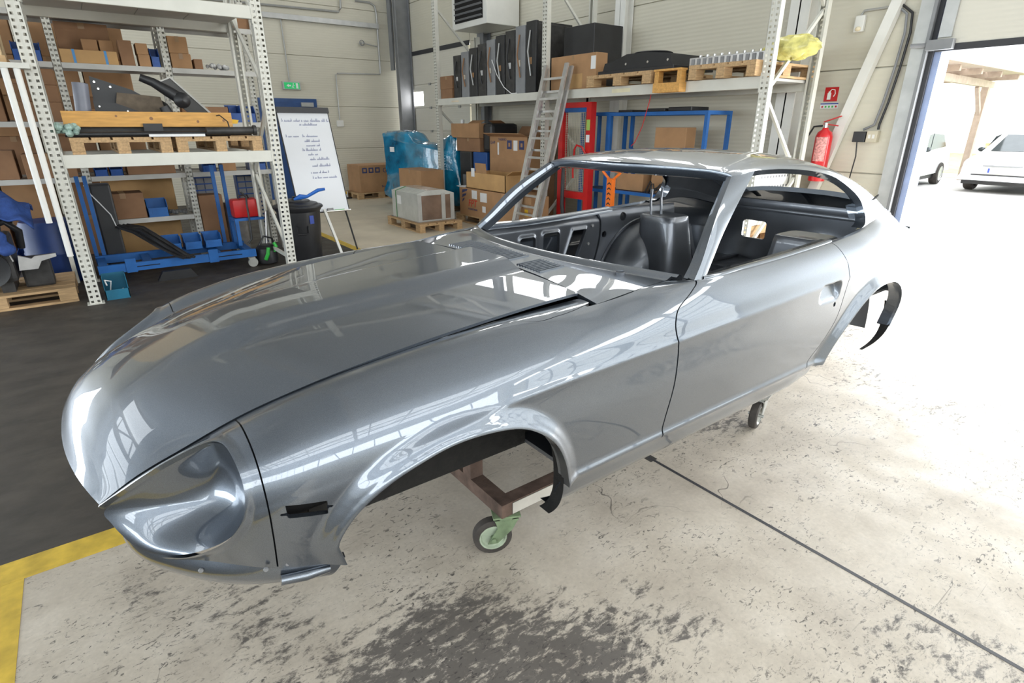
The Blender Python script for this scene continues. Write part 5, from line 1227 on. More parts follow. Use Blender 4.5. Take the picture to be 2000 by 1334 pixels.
for y in (-.5, -.2, .15): MB().lathe([(0, -.004), (.014, -.004), (.014, .004), (0, .004)], (-.325, y, .11), 10, 'x').build('bolt', M_CHROME, bt)
pallet('wooden pallet under the cylinder head on the right rack', (6.23, 3.90, Z0), R(0), 'pallets on the right rack')
ch = thing('cylinder_head', 'long pale aluminium cylinder head on a pallet', 'engine part', (6.0, 4.02, Z0+.1441))
MB().b(-.14, .14, -.46, .46, 0, .10, .008).build('casting', M_ALU, ch)
for k in range(12): MB().b(-.15, -.14, -.44+k*.075, -.40+k*.075, .02, .085).build('port', M_STEEL, ch)
for k in range(10): MB().cyl((0, -.42+k*.093, .10), (0, -.42+k*.093, .135), .018, 8).build('valve_boss', M_ALU, ch)
MB().b(-.02, .10, -.56, -.46, .03, .13, .01).build('end_housing', M_ALU, ch)
simple('grey_case', 'dark grey case at the right end of the right rack', 'case', MB().b(6.30, 6.6, 3.66, 3.90, Z0+.1441, Z0+.30, .02), M_STEEL)
# yellow plastic bag
mb = MB(); n_, m_ = 22, 14
for i in range(m_+1):
    for j in range(n_):
        th, ph = math.pi*i/m_, 2*math.pi*j/n_; r_ = 1+.13*math.sin(5*ph+3*th)+.10*math.sin(9*ph-4*th)*math.sin(3*th)
        mb.v.append((6.05+.16*r_*math.sin(th)*math.cos(ph), 3.38+.27*r_*math.sin(th)*math.sin(ph), Z0+.262-.105*r_*math.cos(th)))
for i in range(m_):
    for j in range(n_): mb.f.append((i*n_+j, i*n_+(j+1) % n_, (i+1)*n_+(j+1) % n_, (i+1)*n_+j))
simple('yellow_bag', 'crumpled translucent yellow plastic bag at the rack end', 'bag', mb, mat('yellow_bag_film', (0.72, 0.66, 0.22), 0.25, var=0.3, scale=12), True)
simple('yellow_cup', 'yellow plastic pot between the pallet blocks', 'pot', MB().lathe([(0, 0), (.06, 0), (.075, .085), (.06, .095), (0, .095)], (5.80, 4.30, Z0+.0221), 16), mat('yellow_pot', (0.70, 0.58, 0.10), 0.4), True)

# ---------------- floor goods in front of the right rack
pallet('wooden pallet under the film wrapped crate near the front', (4.61, 8.72, 0), R(90))
wc = thing('wrapped_crate', 'pale grey crate wrapped in clear film on a pallet', 'crate', (4.61, 8.74, .1441))
mb = MB(); pr = [(-.34, 0), (.34, 0), (.34, .44), (.15, .50), (-.15, .50), (-.34, .45)]
mb.prism(pr, -.46, .46); mb.build('crate_body', mat('film_wrapped_panel', (0.55, 0.56, 0.53), 0.22, var=0.10, scale=5, coat=0.6, bump=0.25, bscale=14), wc)
MB().b(-.30, .30, -.467, -.4602, .03, .42).build('brown_end_panel', mat('brown_under_film', (0.20, 0.135, 0.10), 0.2, var=0.25, scale=5, coat=0.6), wc)
for x0, x1 in ((-.34, -.27), (.10, .17), (.27, .34)): MB().b(x0, x1, -.475, -.4672, .0, .44).build('grey_slat', mat('grey_slat', (0.45, 0.45, 0.43), 0.3), wc)
MB().b(-.37, .37, -.53, .53, 0, .012, .004).build('film_skirt', mat('brown_film_skirt', (0.32, 0.22, 0.14), 0.2, coat=0.5, bump=0.4, bscale=20), wc)
MB().tube([(-.345, .30, .0), (-.347, .30, .45), (-.15, .30, .505)], .006, 6).build('green_strap', mat('green_strap', (0.05, 0.22, 0.06), 0.5), wc)
MB().b(-.3425, -.3405, .12, .26, .24, .38).build('paper_label', M_PAPER, wc)
# carton with blue pictograms by the left wall
pallet('wooden pallet by the left wall under the printed carton', (5.75, 13.32, 0), 0)
c = carton('brown carton with blue pictograms on a pallet by the left wall', 5.24, 6.30, 12.96, 13.70, .1441, .76, M_CARD, False)
for k in range(3):
    q = MB().b(-.46+k*.16, -.34+k*.16, -.3725, -.3705, .44, .56).build('pictogram', M_INKD, c)
    MB().b(-.43+k*.16, -.37+k*.16, -.3735, -.3726, .47, .53).build('pictogram_cutout', M_CARD, q)
text_obj('carton_lettering', 'GHP', .15, M_INKD, c, (.05, -.3715, .44), (R(90), 0, 0))
text_obj('carton_lettering', 'Bergstrom', .075, M_INKD, c, (.0, -.3715, .10), (R(90), 0, 0))
wd = thing('warning_ramp', 'low white ramp with yellow and black stripes by the left wall', 'ramp', (4.84, 13.55, 0))
MB().b(-.22, .22, -.22, .22, 0, .17, .01).build('ramp_body', M_WHITE, wd)
for k in range(5): MB().b(-.215+k*.09, -.17+k*.09, -.2215, -.2205, .10, .165).build('stripe', M_BLACK if k % 2 else M_YELW, wd)
MB().b(-.28, .28, -.30, -.222, 0, .03).build('base_strip', M_BLACK, wd)
# blue film wrapped machine
bw = thing('wrapped_machine', 'tall machine wrapped in shiny turquoise film', 'wrapped goods', (5.96, 10.80, 0), R(14.5))
pts = [(1.18, .10), (1.22, .6), (1.25, 1.40), (1.16, 1.49), (.85, 1.52), (.50, 1.50), (.36, 1.40), (.22, 1.30), (-.25, 1.28), (-.50, 1.30), (-.72, 1.42), (-.90, 1.45), (-.95, 1.0), (-.95, .10)]
ps = smooth_poly(pts, 5); mb = MB(); n_ = len(ps); XS = np.linspace(-.26, .26, 9)
for i, x in enumerate(XS):
    sc_ = 1-.06*(abs(x)/.26)**4
    for k, (y, z) in enumerate(ps):
        wv = .014*math.sin(y*23+z*17+x*31)+.010*math.sin(y*41-z*29); mb.v.append((x*(1+.04*math.sin(z*9)), .15+(y-.15)*sc_+wv, max(.09, (z-.75)*sc_+.75+wv)))
for i in range(len(XS)-1):
    for k in range(n_): mb.f.append((i*n_+k, i*n_+(k+1) % n_, (i+1)*n_+(k+1) % n_, (i+1)*n_+k))
mb.f.append(tuple(range(n_))); mb.f.append(tuple(range((len(XS)-1)*n_, len(XS)*n_))[::-1])
mb.build('film_wrap', mat('turquoise_film', (0.008, 0.20, 0.36), 0.16, var=0.55, scale=3.5, coat=0.9, bump=0.55, bscale=11), bw, True, angle=180)
for y in (-.7, .15, 1.0): MB().b(-.24, .24, y-.07, y+.07, 0, .1).build('timber_foot', M_WOOD, bw)
MB().b(-.272, -.268, .84, .98, 1.10, 1.20).build('paper_label', M_PAPER, bw)
carton('plain brown carton in front of the turquoise machine', 4.96, 5.44, 9.42, 10.30, .40, .86, M_CARD, True, 'x')
simple('carton', 'lower brown carton under the plain one by the turquoise machine', 'box', MB().b(4.97, 5.43, 9.43, 10.29, 0, .3998, .006), M_CARDD)
simple('black_container', 'black plastic container beside the rack upright', 'container', MB().b(5.95, 6.60, 9.26, 9.66, 0, 1.17, .02), M_BLACK)
MB().b(5.946, 5.95, 9.36, 9.56, .55, .75).build('paper_label', M_STEEL, bpy.data.objects['black_container'])
simple('blue_container', 'dark blue container next to the black one', 'container', MB().b(5.98, 6.60, 8.78, 9.24, 0, 1.17, .02), mat('mid_blue_plastic', (0.01, 0.07, 0.27), 0.45))
carton('brown carton on the black container, lower one', 5.98, 6.55, 9.0, 9.80, 1.1701, 1.41, M_CARDD, True, 'x')
c = carton('tilted open brown carton on top of the container stack', 5.95, 6.55, 8.98, 9.95, 1.4102, 1.66, M_CARD, False, 'x')
for s_ in (-1, 1): MB().bar((s_*.28, -.3, .252), (s_*.18, -.3, .30), .40, .006).build('flap', M_CARD, c)
MB().cyl((-.1, .38, .252), (-.1, .38, .32), .035, 10).build('tape_roll', M_PAPER, c)
for k in range(2): simple('bottle', ['dark bottle with silver label on the containers, left one', 'dark bottle with silver label on the containers, right one'][k], 'bottle', MB().lathe([(0, 0), (.035, 0), (.035, .17), (.012, .21), (.012, .24), (0, .24)], (6.02, 9.95-k*.10, 1.1701), 14), M_CHROME if k else M_BLACK, True)
simple('dark_blanket', 'dark cloth bundle behind the brown cartons', 'cloth', MB().b(6.02, 6.6, 8.67, 8.97, 1.1701, 1.66, .06), M_BLACK)
# large printed carton
c = thing('carton', 'large open brown carton with blue prints behind the ladder', 'box', (6.25, 8.10, .85))
mb = MB(); a, b_, h_ = .30, .55, .60
mb.b(-a, -a+.012, -b_, b_, 0, h_); mb.b(a-.012, a, -b_, b_, 0, h_); mb.b(-a, a, -b_, -b_+.012, 0, h_); mb.b(-a, a, b_-.012, b_, 0, h_); mb.b(-a, a, -b_, b_, 0, .012); mb.build('box_body', M_CARD, c)
MB().bar((a, 0, h_), (a+.12, 0, h_+.16), 1.08, .008).build('flap', M_CARDD, c); MB().bar((-a, 0, h_), (-a-.14, 0, h_+.05), 1.08, .008).build('flap', M_CARD, c)
for y in (-.06, -.40):
    q = MB().b(-.303, -.301, y-.05, y+.08, .40, .54).build('pictogram', M_INKD, c); MB().b(-.3045, -.3035, y-.01, y+.04, .44, .50).build('pictogram_cutout', M_CARD, q)
MB().b(-.303, -.301, -.27, -.16, .38, .54).build('paper_label', M_PAPER, c); MB().b(-.303, -.301, .26, .30, .30, .50).build('paper_label', M_PAPER, c)
text_obj('carton_lettering', 'GHP', .075, M_INKD, c, (-.302, .52, .47), (R(90), 0, R(-90))); text_obj('carton_lettering', 'THERMO', .06, M_INKD, c, (-.302, .28, .53), (R(90), 0, R(-90)))
text_obj('carton_lettering', 'bus', .07, M_INKD, c, (-.302, -.02, .06), (R(90), 0, R(-90)))
simple('carton', 'stacked dark cartons under the large printed carton', 'box', MB().b(5.98, 6.55, 7.57, 8.62, 0, .42, .006).b(5.97, 6.55, 7.56, 8.63, .4202, .8499, .006), M_CARDD)
# carton with red lettering and the open carton on it
pallet('wooden pallet under the carton with red lettering', (5.67, 8.06, 0), R(90)).scale = (1.45, .72, 1)
c = thing('carton', 'big brown carton with red lettering and a dark arrow logo on a pallet', 'box', (5.78, 8.06, .1441))
MB().prism([(-.40, -.55), (-.40, .72), (-.25, .90), (.17, .90), (.17, -.90), (-.25, -.90)], 0, .46, 'xy').build('box_body', M_CARD, c)
text_obj('red_lettering', 'FPT', .17, M_INKR, c, (-.402, .44, .16), (R(90), R(4)*0, R(-90)), shear=.18)
text_obj('small_lettering', 'POWERTRAIN', .045, M_INKD, c, (-.402, .44, .10), (R(90), 0, R(-90)))
lg = MB()
for k, (w_, z_) in enumerate(((.17, .40), (.13, .32), (.07, .24))):
    y1 = .64; lg.add([(-.4025, y1, z_-.03), (-.4025, y1-w_, z_+.02), (-.4025, y1-w_-.02, z_+.055), (-.4025, y1-.02, z_+.03)], [(0, 1, 2, 3)])
lg.build('arrow_logo', M_INKD, c)
MB().b(-.4025, -.4005, .16, .32, .30, .44).build('paper_label', M_PAPER, c); MB().b(-.4025, -.4005, -.14, .06, .27, .42).build('paper_label', M_PAPER, c); MB().b(-.4025, -.4005, -.10, .0, .10, .20).build('paper_label', M_PAPER, c)
c = thing('carton', 'small open carton with raised flaps on the carton with red lettering', 'box', (5.68, 8.05, .6051))
mb = MB(); a, b_, h_ = .25, .58, .27
mb.b(-a, -a+.01, -b_, b_, 0, h_); mb.b(a-.01, a, -b_, b_, 0, h_); mb.b(-a, a, -b_, -b_+.01, 0, h_); mb.b(-a, a, b_-.01, b_, 0, h_); mb.b(-a, a, -b_, b_, 0, .01); mb.build('box_body', M_CARDL, c)
MB().bar((a, 0.05, h_), (a+.02, 0.05, h_+.22), .95, .008).build('flap', M_CARD, c); MB().bar((0, -b_, h_), (0, -b_-.16, h_+.07), .46, .008).build('flap', M_CARDL, c)
MB().bar((-a, .1, h_), (-a-.02, .1, h_+.16), .32, .008).build('flap', M_CARD, c); MB().b(-.258, -.252, .30, .40, .2, .34).build('paper_label', M_PAPER, c)
MB().sphere((-.1, .30, h_+.02), .07, 10, 6, (1, 1.3, .6)).build('bubble_film', mat('clear_bubble_film', (.5, .5, .5), .1), c)
simple('document_folder', 'white papers lying on the corner of the big carton', 'papers', MB().b(5.42, 5.62, 8.68, 8.90, .6042, .612).b(5.40, 5.60, 8.69, 8.91, .612, .618), M_PAPER)
# ladder
ld = thing('ladder', 'aluminium double ladder leaning against the right rack', 'ladder', (0, 0, 0))
def lp(t, y, off=0.0): return (5.03+.64*t+off, y, 2.42*t)
for y, off in ((6.80, 0), (6.35, 0), (6.83, .07), (6.32, .07)): MB().bar(lp(0, y, off), lp(1 if not off else .985, y, off), .028, .07, (0, 1, 0)).build('rail', M_ALU, ld)
for k in range(9): MB().bar(lp(.06+k*.108, 6.79), lp(.06+k*.108, 6.36), .03, .03).build('rung', M_ALU, ld)
for k in range(8): MB().bar(lp(.10+k*.108, 6.82, .07), lp(.10+k*.108, 6.33, .07), .03, .03).build('rung', M_ALU, ld)
# red stacker with mesh guard
st = thing('pallet_stacker', 'red hand pallet stacker with mesh guard behind the ladder', 'stacker', (5.93, 6.10, 0))
for y in (0.0, .58): MB().b(-.05, .05, y-.045, y+.045, .05, 1.86).build('mast_post', M_RED, st)
MB().b(-.05, .05, -.045, .625, 1.8601, 1.93).build('top_bar', M_RED, st); MB().b(-.05, .05, .046, .534, .60, .70).build('lower_bar', M_RED, st)
for y in (0.0, .58): MB().b(-.14, .15, y-.06, y+.06, .05, .12).build('leg', M_RED, st); MB().lathe([(0, -.03), (.05, -.03), (.05, .03), (0, .03)], (-.10, y, .05), 14, 'y').build('wheel', M_TYRE, st); MB().lathe([(0, -.03), (.06, -.03), (.06, .03), (0, .03)], (.12, y, .06), 14, 'y').build('wheel', M_TYRE, st)
mesh_ = MB()
for k in range(14): mesh_.b(-.002, .002, .05+k*.0355, .054+k*.0355, .70, 1.85)
for k in range(46): mesh_.b(-.002, .002, .05, .53, .71+k*.025, .713+k*.025)
mesh_.build('mesh_guard', mat('pale_mesh_wire', (0.66, 0.62, 0.48), 0.5), st)
MB().b(-.02, .02, .05, .53, 1.80, 1.86).build('blue_chain_cover', M_BLUES, st)
MB().tube([(-.06, 0, 1.22), (-.10, .06, 1.34), (-.11, .16, 1.36), (-.11, .20, 1.30), (-.11, .22, 1.0), (-.10, .22, .9)], .014, 8).build('push_handle', M_RED, st, True)
MB().b(-.052, -.0505, -.035, .035, 1.56, 1.70).build('green_sticker', mat('green_sticker', (0.35, 0.55, 0.12), 0.5), st); MB().b(-.052, -.0505, -.035, .035, 1.40, 1.50).build('white_sticker', M_PAPER, st)
MB().tube([(-.10, .36, .10), (-.16, .38, .50), (-.12, .42, .95), (-.10, .44, 1.10), (-.16, .34, 1.12)], [.035, .03, .026, .02, .014], 8).build('tiller_arm', M_BLACK, st, True)
for y in (.16, .42): MB().b(-.12, .16, y-.06, y+.06, .13, .17).build('fork', M_RED, st)
# cartons behind the ladder on the floor
c = carton('brown carton with a yellow warning label at the ladder foot', 5.30, 5.65, 6.64, 7.10, 0, .62, M_CARD, False, 'x'); MB().b(-.1765, -.1755, -.16, -.08, .34, .44).build('warning_label', M_YELW, c); MB().b(-.1765, -.1755, -.18, -.04, .15, .30).build('paper_label', M_PAPER, c)
# blue welded frames
def bframe(label, x0, x1, y0, y1, zt, shelf=None):
    t = thing('steel_table', label, 'table', (0, 0, 0)); s = .022
    for x in (x0, x1):
        for y in (y0, y1): MB().b(x-s, x+s, y-s, y+s, 0, zt-.0441).build('leg', M_BLUES, t)
    for x in (x0, x1): MB().b(x-s, x+s, y0-s, y1+s, zt-.044, zt).build('top_rail', M_BLUES, t)
    for y in (y0, y1): MB().b(x0+s, x1-s, y-s, y+s, zt-.044, zt).build('top_rail', M_BLUES, t)
    if shelf:
        for x in (x0, x1): MB().b(x-s, x+s, y0+s, y1-s, shelf-.044, shelf).build('shelf_rail', M_BLUES, t)
        MB().b(x0+s, x1-s, y0+s, y1-s, shelf-.03, shelf-.005).build('shelf_plate', mat('dark_blue_plate', (0.012, 0.03, 0.085), 0.5), t)
    return t
bframe('narrow blue steel frame beside the red stacker', 6.20, 6.55, 6.02, 6.55, 1.80, .74)
bframe('wide blue steel frame table behind the car roof', 6.15, 6.60, 4.36, 5.93, 1.79, .76)
for k, (y0, y1, lab) in enumerate(((5.55, 5.8, 'flat black cover on the blue frames, left one'), (5.0, 5.3, 'flat black cover on the blue frames, middle one'), (4.6, 4.95, 'flat black cover on the blue frames, right one'))):
    simple('flat_cover', lab, 'cover', MB().b(6.15, 6.5, y0, y1, 1.7901, 1.82+.01*k, .008), M_BLACK)
carton('tall brown carton leaning inside the blue frame', 6.30, 6.50, 4.75, 5.25, .7602, 1.60, M_CARD, False, 'x')
carton('brown carton on the blue frame shelf near the red stacker', 6.25, 6.55, 5.35, 5.85, .7602, 1.20, M_CARD, False, 'x')
c = carton('brown carton with dark print low beside the blue frame', 6.0, 6.6, 3.70, 4.25, .30, 1.12, M_CARD, False, 'x'); MB().b(-.303, -.301, -.08, -.02, .25, .60).build('dark_print', M_INKD, c)
simple('carton', 'dark carton under the printed carton beside the blue frame', 'box', MB().b(6.0, 6.6, 3.70, 4.25, 0, .2998), M_CARDD)
rnd = random.Random(21); mb = MB()
for k in range(10):
    a = rnd.uniform(0, 6.3); p0 = np.array((6.2+rnd.uniform(-.08, .15), 4.9+rnd.uniform(-.25, .2), .775)); mb.tube([p0, p0+[.02, .10*math.cos(a), .12], p0+[.0, .18*math.cos(a), .08+.1*rnd.random()], p0+[.02, .12, .0]], .010, 6)
simple('cable_tangle', 'tangle of dark cables and hoses on the blue frame shelf', 'cables', mb, M_ENG, True)
# orange pallet truck
pj = thing('pallet_truck', 'orange hand pallet truck with black chevrons on its handle', 'pallet truck', (5.2, 4.95, 0))
MB().b(-.03, .03, -.045, .045, .25, 1.02).build('handle_bar', M_ORANGE, pj)
MB().tube([(0, -.02, 1.0), (0, -.14, 1.09), (0, -.17, 1.16), (0, -.12, 1.22), (0, .12, 1.22), (0, .17, 1.16), (0, .14, 1.09), (0, .02, 1.0)], .016, 8).build('handle_loop', M_ORANGE, pj, True)
for k in range(11):
    z = .34+k*.06; MB().add([(-.0305, -.03, z), (-.0305, 0, z+.022), (-.0305, .03, z), (-.0305, .03, z+.018), (-.0305, 0, z+.04), (-.0305, -.03, z+.018)], [(0, 1, 4, 5), (1, 2, 3, 4)]).build('chevron', M_BLACK, pj)
MB().b(-.10, .12, -.12, .12, .08, .26, .02).build('pump_block', M_ORANGE, pj)
for y in (-.20, .20): MB().b(.12, 1.25, y-.075, y+.075, .08, .13).build('fork', M_ORANGE, pj)
MB().b(.06, .16, -.27, .27, .08, .20).build('fork_carriage', M_ORANGE, pj)
for y in (-.06, .06): MB().lathe([(0, -.025), (.08, -.025), (.08, .025), (0, .025)], (-.02, y, .08), 18, 'y').build('wheel', M_TYRE, pj)
for y in (-.20, .20): MB().lathe([(0, -.03), (.04, -.03), (.04, .03), (0, .03)], (1.15, y, .04), 14, 'y').build('roller', M_TYRE, pj)
# pale perforated panel crate seen through the side window
pc = thing('slotted_crate', 'white slotted plastic crate behind the rack end', 'crate', (6.25, 3.60, .55))
MB().b(-.45, .45, -.085, .085, 0, .75, .01).build('crate_body', M_WHITE, pc)
for r_ in range(6):
    for c_ in range(14): MB().b(-.42+c_*.06, -.39+c_*.06, -.0865, -.0855, .08+r_*.11, .105+r_*.11).build('slot', M_STEEL, pc)
simple('crate_bench', 'low timber bench under the white slotted crate', 'bench', MB().b(5.86, 6.62, 3.51, 3.69, .45, .5499).b(5.88, 5.95, 3.52, 3.68, 0, .45).b(6.53, 6.60, 3.52, 3.68, 0, .45), M_WOOD)
# red hanging cord
simple('hanging_cord', 'thin red cord hanging from the right rack beam', 'cord', MB().tube([(5.9, 5.02, 2.0599), (5.9, 5.05, 1.9), (5.9, 5.14, 1.6), (5.9, 5.24, 1.42), (5.9, 5.3, 1.37)], .005, 6), M_RED, True)

# ------------------------------------------------------------------ things on the walls
hu = thing('fan_heater', 'white wall mounted fan heater with dark louvres', 'heater', (6.70, 9.83, 3.31))
MB().b(-.36, .36, -.58, .58, 0, .95, .012).build('casing', M_WHITE, hu)
MB().b(-.372, -.361, -.46, .46, .10, .85).build('louvre_recess', M_HOLE, hu)
for k in range(8): MB().bar((-.385, -.46, .15+k*.09), (-.385, .46, .15+k*.09), .035, .006, (.6, 0, .8)).build('louvre_blade', M_STEEL, hu)
MB().b(.36, .399, -.3, .3, .1, .8).build('wall_bracket', M_STEEL, hu)
es = thing('exit_sign', 'green and white emergency exit sign above the blue door', 'sign', (4.30, WALL_Y-.06, 2.38))
MB().b(-.20, .20, 0, .06, 0, .17, .006).build('housing', M_GALV, es)
MB().b(-.17, .17, -.003, -.0005, .02, .15).build('green_face', mat('green_sign_face', (0.01, 0.24, 0.07), 0.5, emit=(0.01, 0.24, 0.07, .5)), es)
WS = mat('white_sign_print', (0.85, 0.9, 0.85), 0.5)
mb = MB(); mb.add([(-.12, -.004, .085), (-.07, -.004, .12), (-.07, -.004, .10), (-.02, -.004, .10), (-.02, -.004, .07), (-.07, -.004, .07), (-.07, -.004, .05)], [(0, 1, 2, 3, 4, 5, 6)]); mb.b(.09, .14, -.004, -.0035, .03, .14); mb.build('arrow_and_door', WS, es)
mb = MB(); mb.sphere((.035, -.004, .125), .012, 8, 5, (1, .1, 1)); mb.bar((.035, -.004, .11), (.02, -.004, .075), .001, .018, (1, 0, 0)); mb.bar((.02, -.004, .075), (.04, -.004, .035), .001, .012, (1, 0, 0)); mb.bar((.02, -.004, .075), (-.005, -.004, .045), .001, .012, (1, 0, 0)); mb.bar((.03, -.004, .10), (.06, -.004, .085), .001, .010, (1, 0, 0)); mb.build('running_figure', WS, es)
def conduit(label, pts, r=.018, m=None): return simple('conduit', label, 'conduit', MB().tube(pts, r, 8), m or M_GALV, True)
YW = WALL_Y-.03
conduit('upper grey pipe along the left wall', [(2.5, YW-.03, 4.0), (5.57, YW-.03, 4.05), (5.62, YW-.03, 4.12), (5.66, YW-.03, 4.9)], .022)
simple('cable_tray', 'wide grey cable tray along the left wall', 'cable tray', MB().b(2.2, 6.50, WALL_Y-.12, WALL_Y-.001, 3.78, 3.88), M_GALV)
conduit('bent grey pipe coming down beside the corner', [(6.0, YW, 4.32), (6.35, YW, 4.32), (6.47, YW, 4.26), (6.50, YW, 4.1), (6.49, YW, 2.82)], .022)
conduit('thin conduit dropping to the exit sign', [(4.25, YW, 3.78), (4.26, YW, 3.2), (4.27, YW, 2.56)], .014)
conduit('thin conduit dropping to the wall socket', [(6.48, YW, 2.80), (5.40, YW, 2.77), (5.36, YW, 2.74), (5.34, YW, 1.75)], .014)
simple('wall_socket', 'small grey wall socket on the left wall', 'socket', MB().b(5.26, 5.42, WALL_Y-.06, WALL_Y-.001, 1.60, 1.74, .008), M_WHITE)
vl = thing('wall_valve', 'small pipe stub with valve on the left wall', 'valve', (6.05, WALL_Y-.001, 3.45)); MB().cyl((0, 0, 0), (0, -.12, 0), .03, 10).cyl((0, -.08, 0), (.38, -.08, -.05), .014, 8).build('pipe_stub', M_GALV, vl, True); MB().lathe([(.05, 0), (.065, .012), (.05, .024)], (0, -.10, 0), 14, 'y', False).build('hand_wheel', M_STEEL, vl, True)
mb = MB().b(6.78, 6.82, WALL_Y-.20, WALL_Y-.02, 2.9, HZ); struct(mb.build('trim_corner_duct', M_STEEL))
# right wall
XW = WALL_X-.001
du = MB().bar((XW-.055, 3.42, .80), (XW-.055, 2.84, 3.0), .10, .09, (1, 0, 0)); simple('diagonal_duct', 'pale diagonal trunking on the right wall beside the door', 'trunking', du, M_WHITE)
for k, off in enumerate((0, .05)):
    conduit(['outer dark cable run beside the open door', 'inner dark cable run beside the open door'][k], [(XW-.03, 3.0-off, 3.2), (XW-.03, 2.95-off, 2.80), (XW-.03, 2.80-off, 2.68), (XW-.03, 2.78-off, 2.5), (XW-.03, 2.80-off, 2.2), (XW-.03, 2.84-off, 1.85), (XW-.03, 2.88-off, 1.63), (XW-.03, 2.98-off*3, 1.58-.0*off)], .013, M_BLACK if k else M_STEEL)
simple('black_socket', 'black socket box on the right wall', 'socket', MB().b(XW-.07, XW, 2.93, 3.06, 1.45, 1.56, .006), M_BLACK); simple('beige_socket', 'beige socket box on the right wall beside the door', 'socket', MB().b(XW-.07, XW, 2.81, 2.92, 1.45, 1.57, .006), mat('beige_plastic', (0.55, 0.50, 0.38), 0.5))
for a in ((2.835, 2.86), (2.875, 2.90)): MB().b(XW-.073, XW-.0705, a[0], a[1], 1.49, 1.53).build('switch', M_WHITE, bpy.data.objects['beige_socket'])
conduit('black lead hanging from the wall socket', [(XW-.08, 3.0, 1.46), (XW-.08, 2.98, 1.30), (XW-.07, 3.0, 1.1), (XW-.05, 3.02, .85)], .007, M_BLACK)
sn = thing('wall_sensor', 'small white wall lamp on the right wall', 'lamp', (XW, 3.24, 2.60)); MB().b(-.05, 0, -.05, .05, -.04, .12, .012).build('housing', M_WHITE, sn); MB().sphere((-.05, 0, -.01), .03, 10, 6, (1, 1, .8)).build('lens', mat('warm_lens', (0.8, 0.7, 0.5), 0.2), sn, True)
conduit('grey conduit feeding the wall lamp', [(XW-.03, 3.24, 2.72), (XW-.03, 3.22, 2.76), (XW-.03, 2.98, 2.76)], .012)
fs = thing('extinguisher_sign', 'red fire extinguisher sign on the right wall', 'sign', (XW, 3.415, 1.88)); MB().b(-.004, 0, -.075, .075, 0, .15).build('red_plate', M_RED, fs)
mb = MB(); mb.b(-.006, -.0045, -.0, .04, .02, .09); mb.b(-.006, -.0045, .008, .032, .09, .105); mb.build('extinguisher_symbol', WS, fs)
MB().tube([(-.005, .02, .105), (-.005, .0, .125), (-.005, -.035, .12), (-.005, -.045, .08), (-.005, -.03, .05)], .005, 5).build('flame_hose_symbol', WS, fs)
MB().b(-.004, 0, -.10, .10, -.075, -.015).build('instruction_strip', M_PAPER, fs)
MB().b(-.0052, -.0042, -.10, .10, -.030, -.018).build('blue_line', M_INKB, fs)
for k in range(5): MB().b(-.0052, -.0042, .085-k*.038, .065-k*.038, -.065, -.045).build('pictogram', [M_RED, M_GREENB, M_GREENB, M_GREENB, M_RED][k], fs)
fe = thing('fire_extinguisher', 'red fire extinguisher with black hose on the right wall', 'extinguisher', (XW-.20, 3.31, 1.02))
MB().lathe([(0, 0), (.085, 0), (.09, .015), (.09, .48), (.075, .53), (.035, .56), (.03, .58), (0, .58)], (0, 0, 0), 28).build('cylinder', mat('extinguisher_red', (0.62, 0.012, 0.018), 0.3, coat=.5), fe, True)
MB().cyl((0, 0, .575), (0, 0, .63), .022, 12).build('valve', M_CHROME, fe); mb = MB().bar((0, .03, .64), (0, -.15, .70), .02, .012).bar((0, .03, .62), (0, -.13, .60), .02, .012); mb.build('lever', M_RED, fe)
MB().tube([(-.02, .03, .60), (-.03, .12, .59), (-.04, .17, .48), (-.04, .18, .25), (-.03, .16, .08)], .011, 8).build('hose', M_BLACK, fe, True)
mb = MB()
for k in range(9):
    a0, a1 = R(150)+R(k*9), R(150)+R((k+1)*9); r_ = .0912; mb.add([(r_*math.cos(a0), r_*math.sin(a0), .22), (r_*math.cos(a1), r_*math.sin(a1), .22), (r_*math.cos(a1), r_*math.sin(a1), .48), (r_*math.cos(a0), r_*math.sin(a0), .48)], [(0, 1, 2, 3)])
mb.build('print_label', mat('extinguisher_print', (0.75, 0.30, 0.28), 0.5, var=0.5, scale=45), fe)
MB().b(.085, .100, -.03, .03, .35, .45).b(.10, .199, .06, .08, .38, .42).b(.085, .105, -.03, .08, .38, .42).build('wall_hook', M_STEEL, fe)

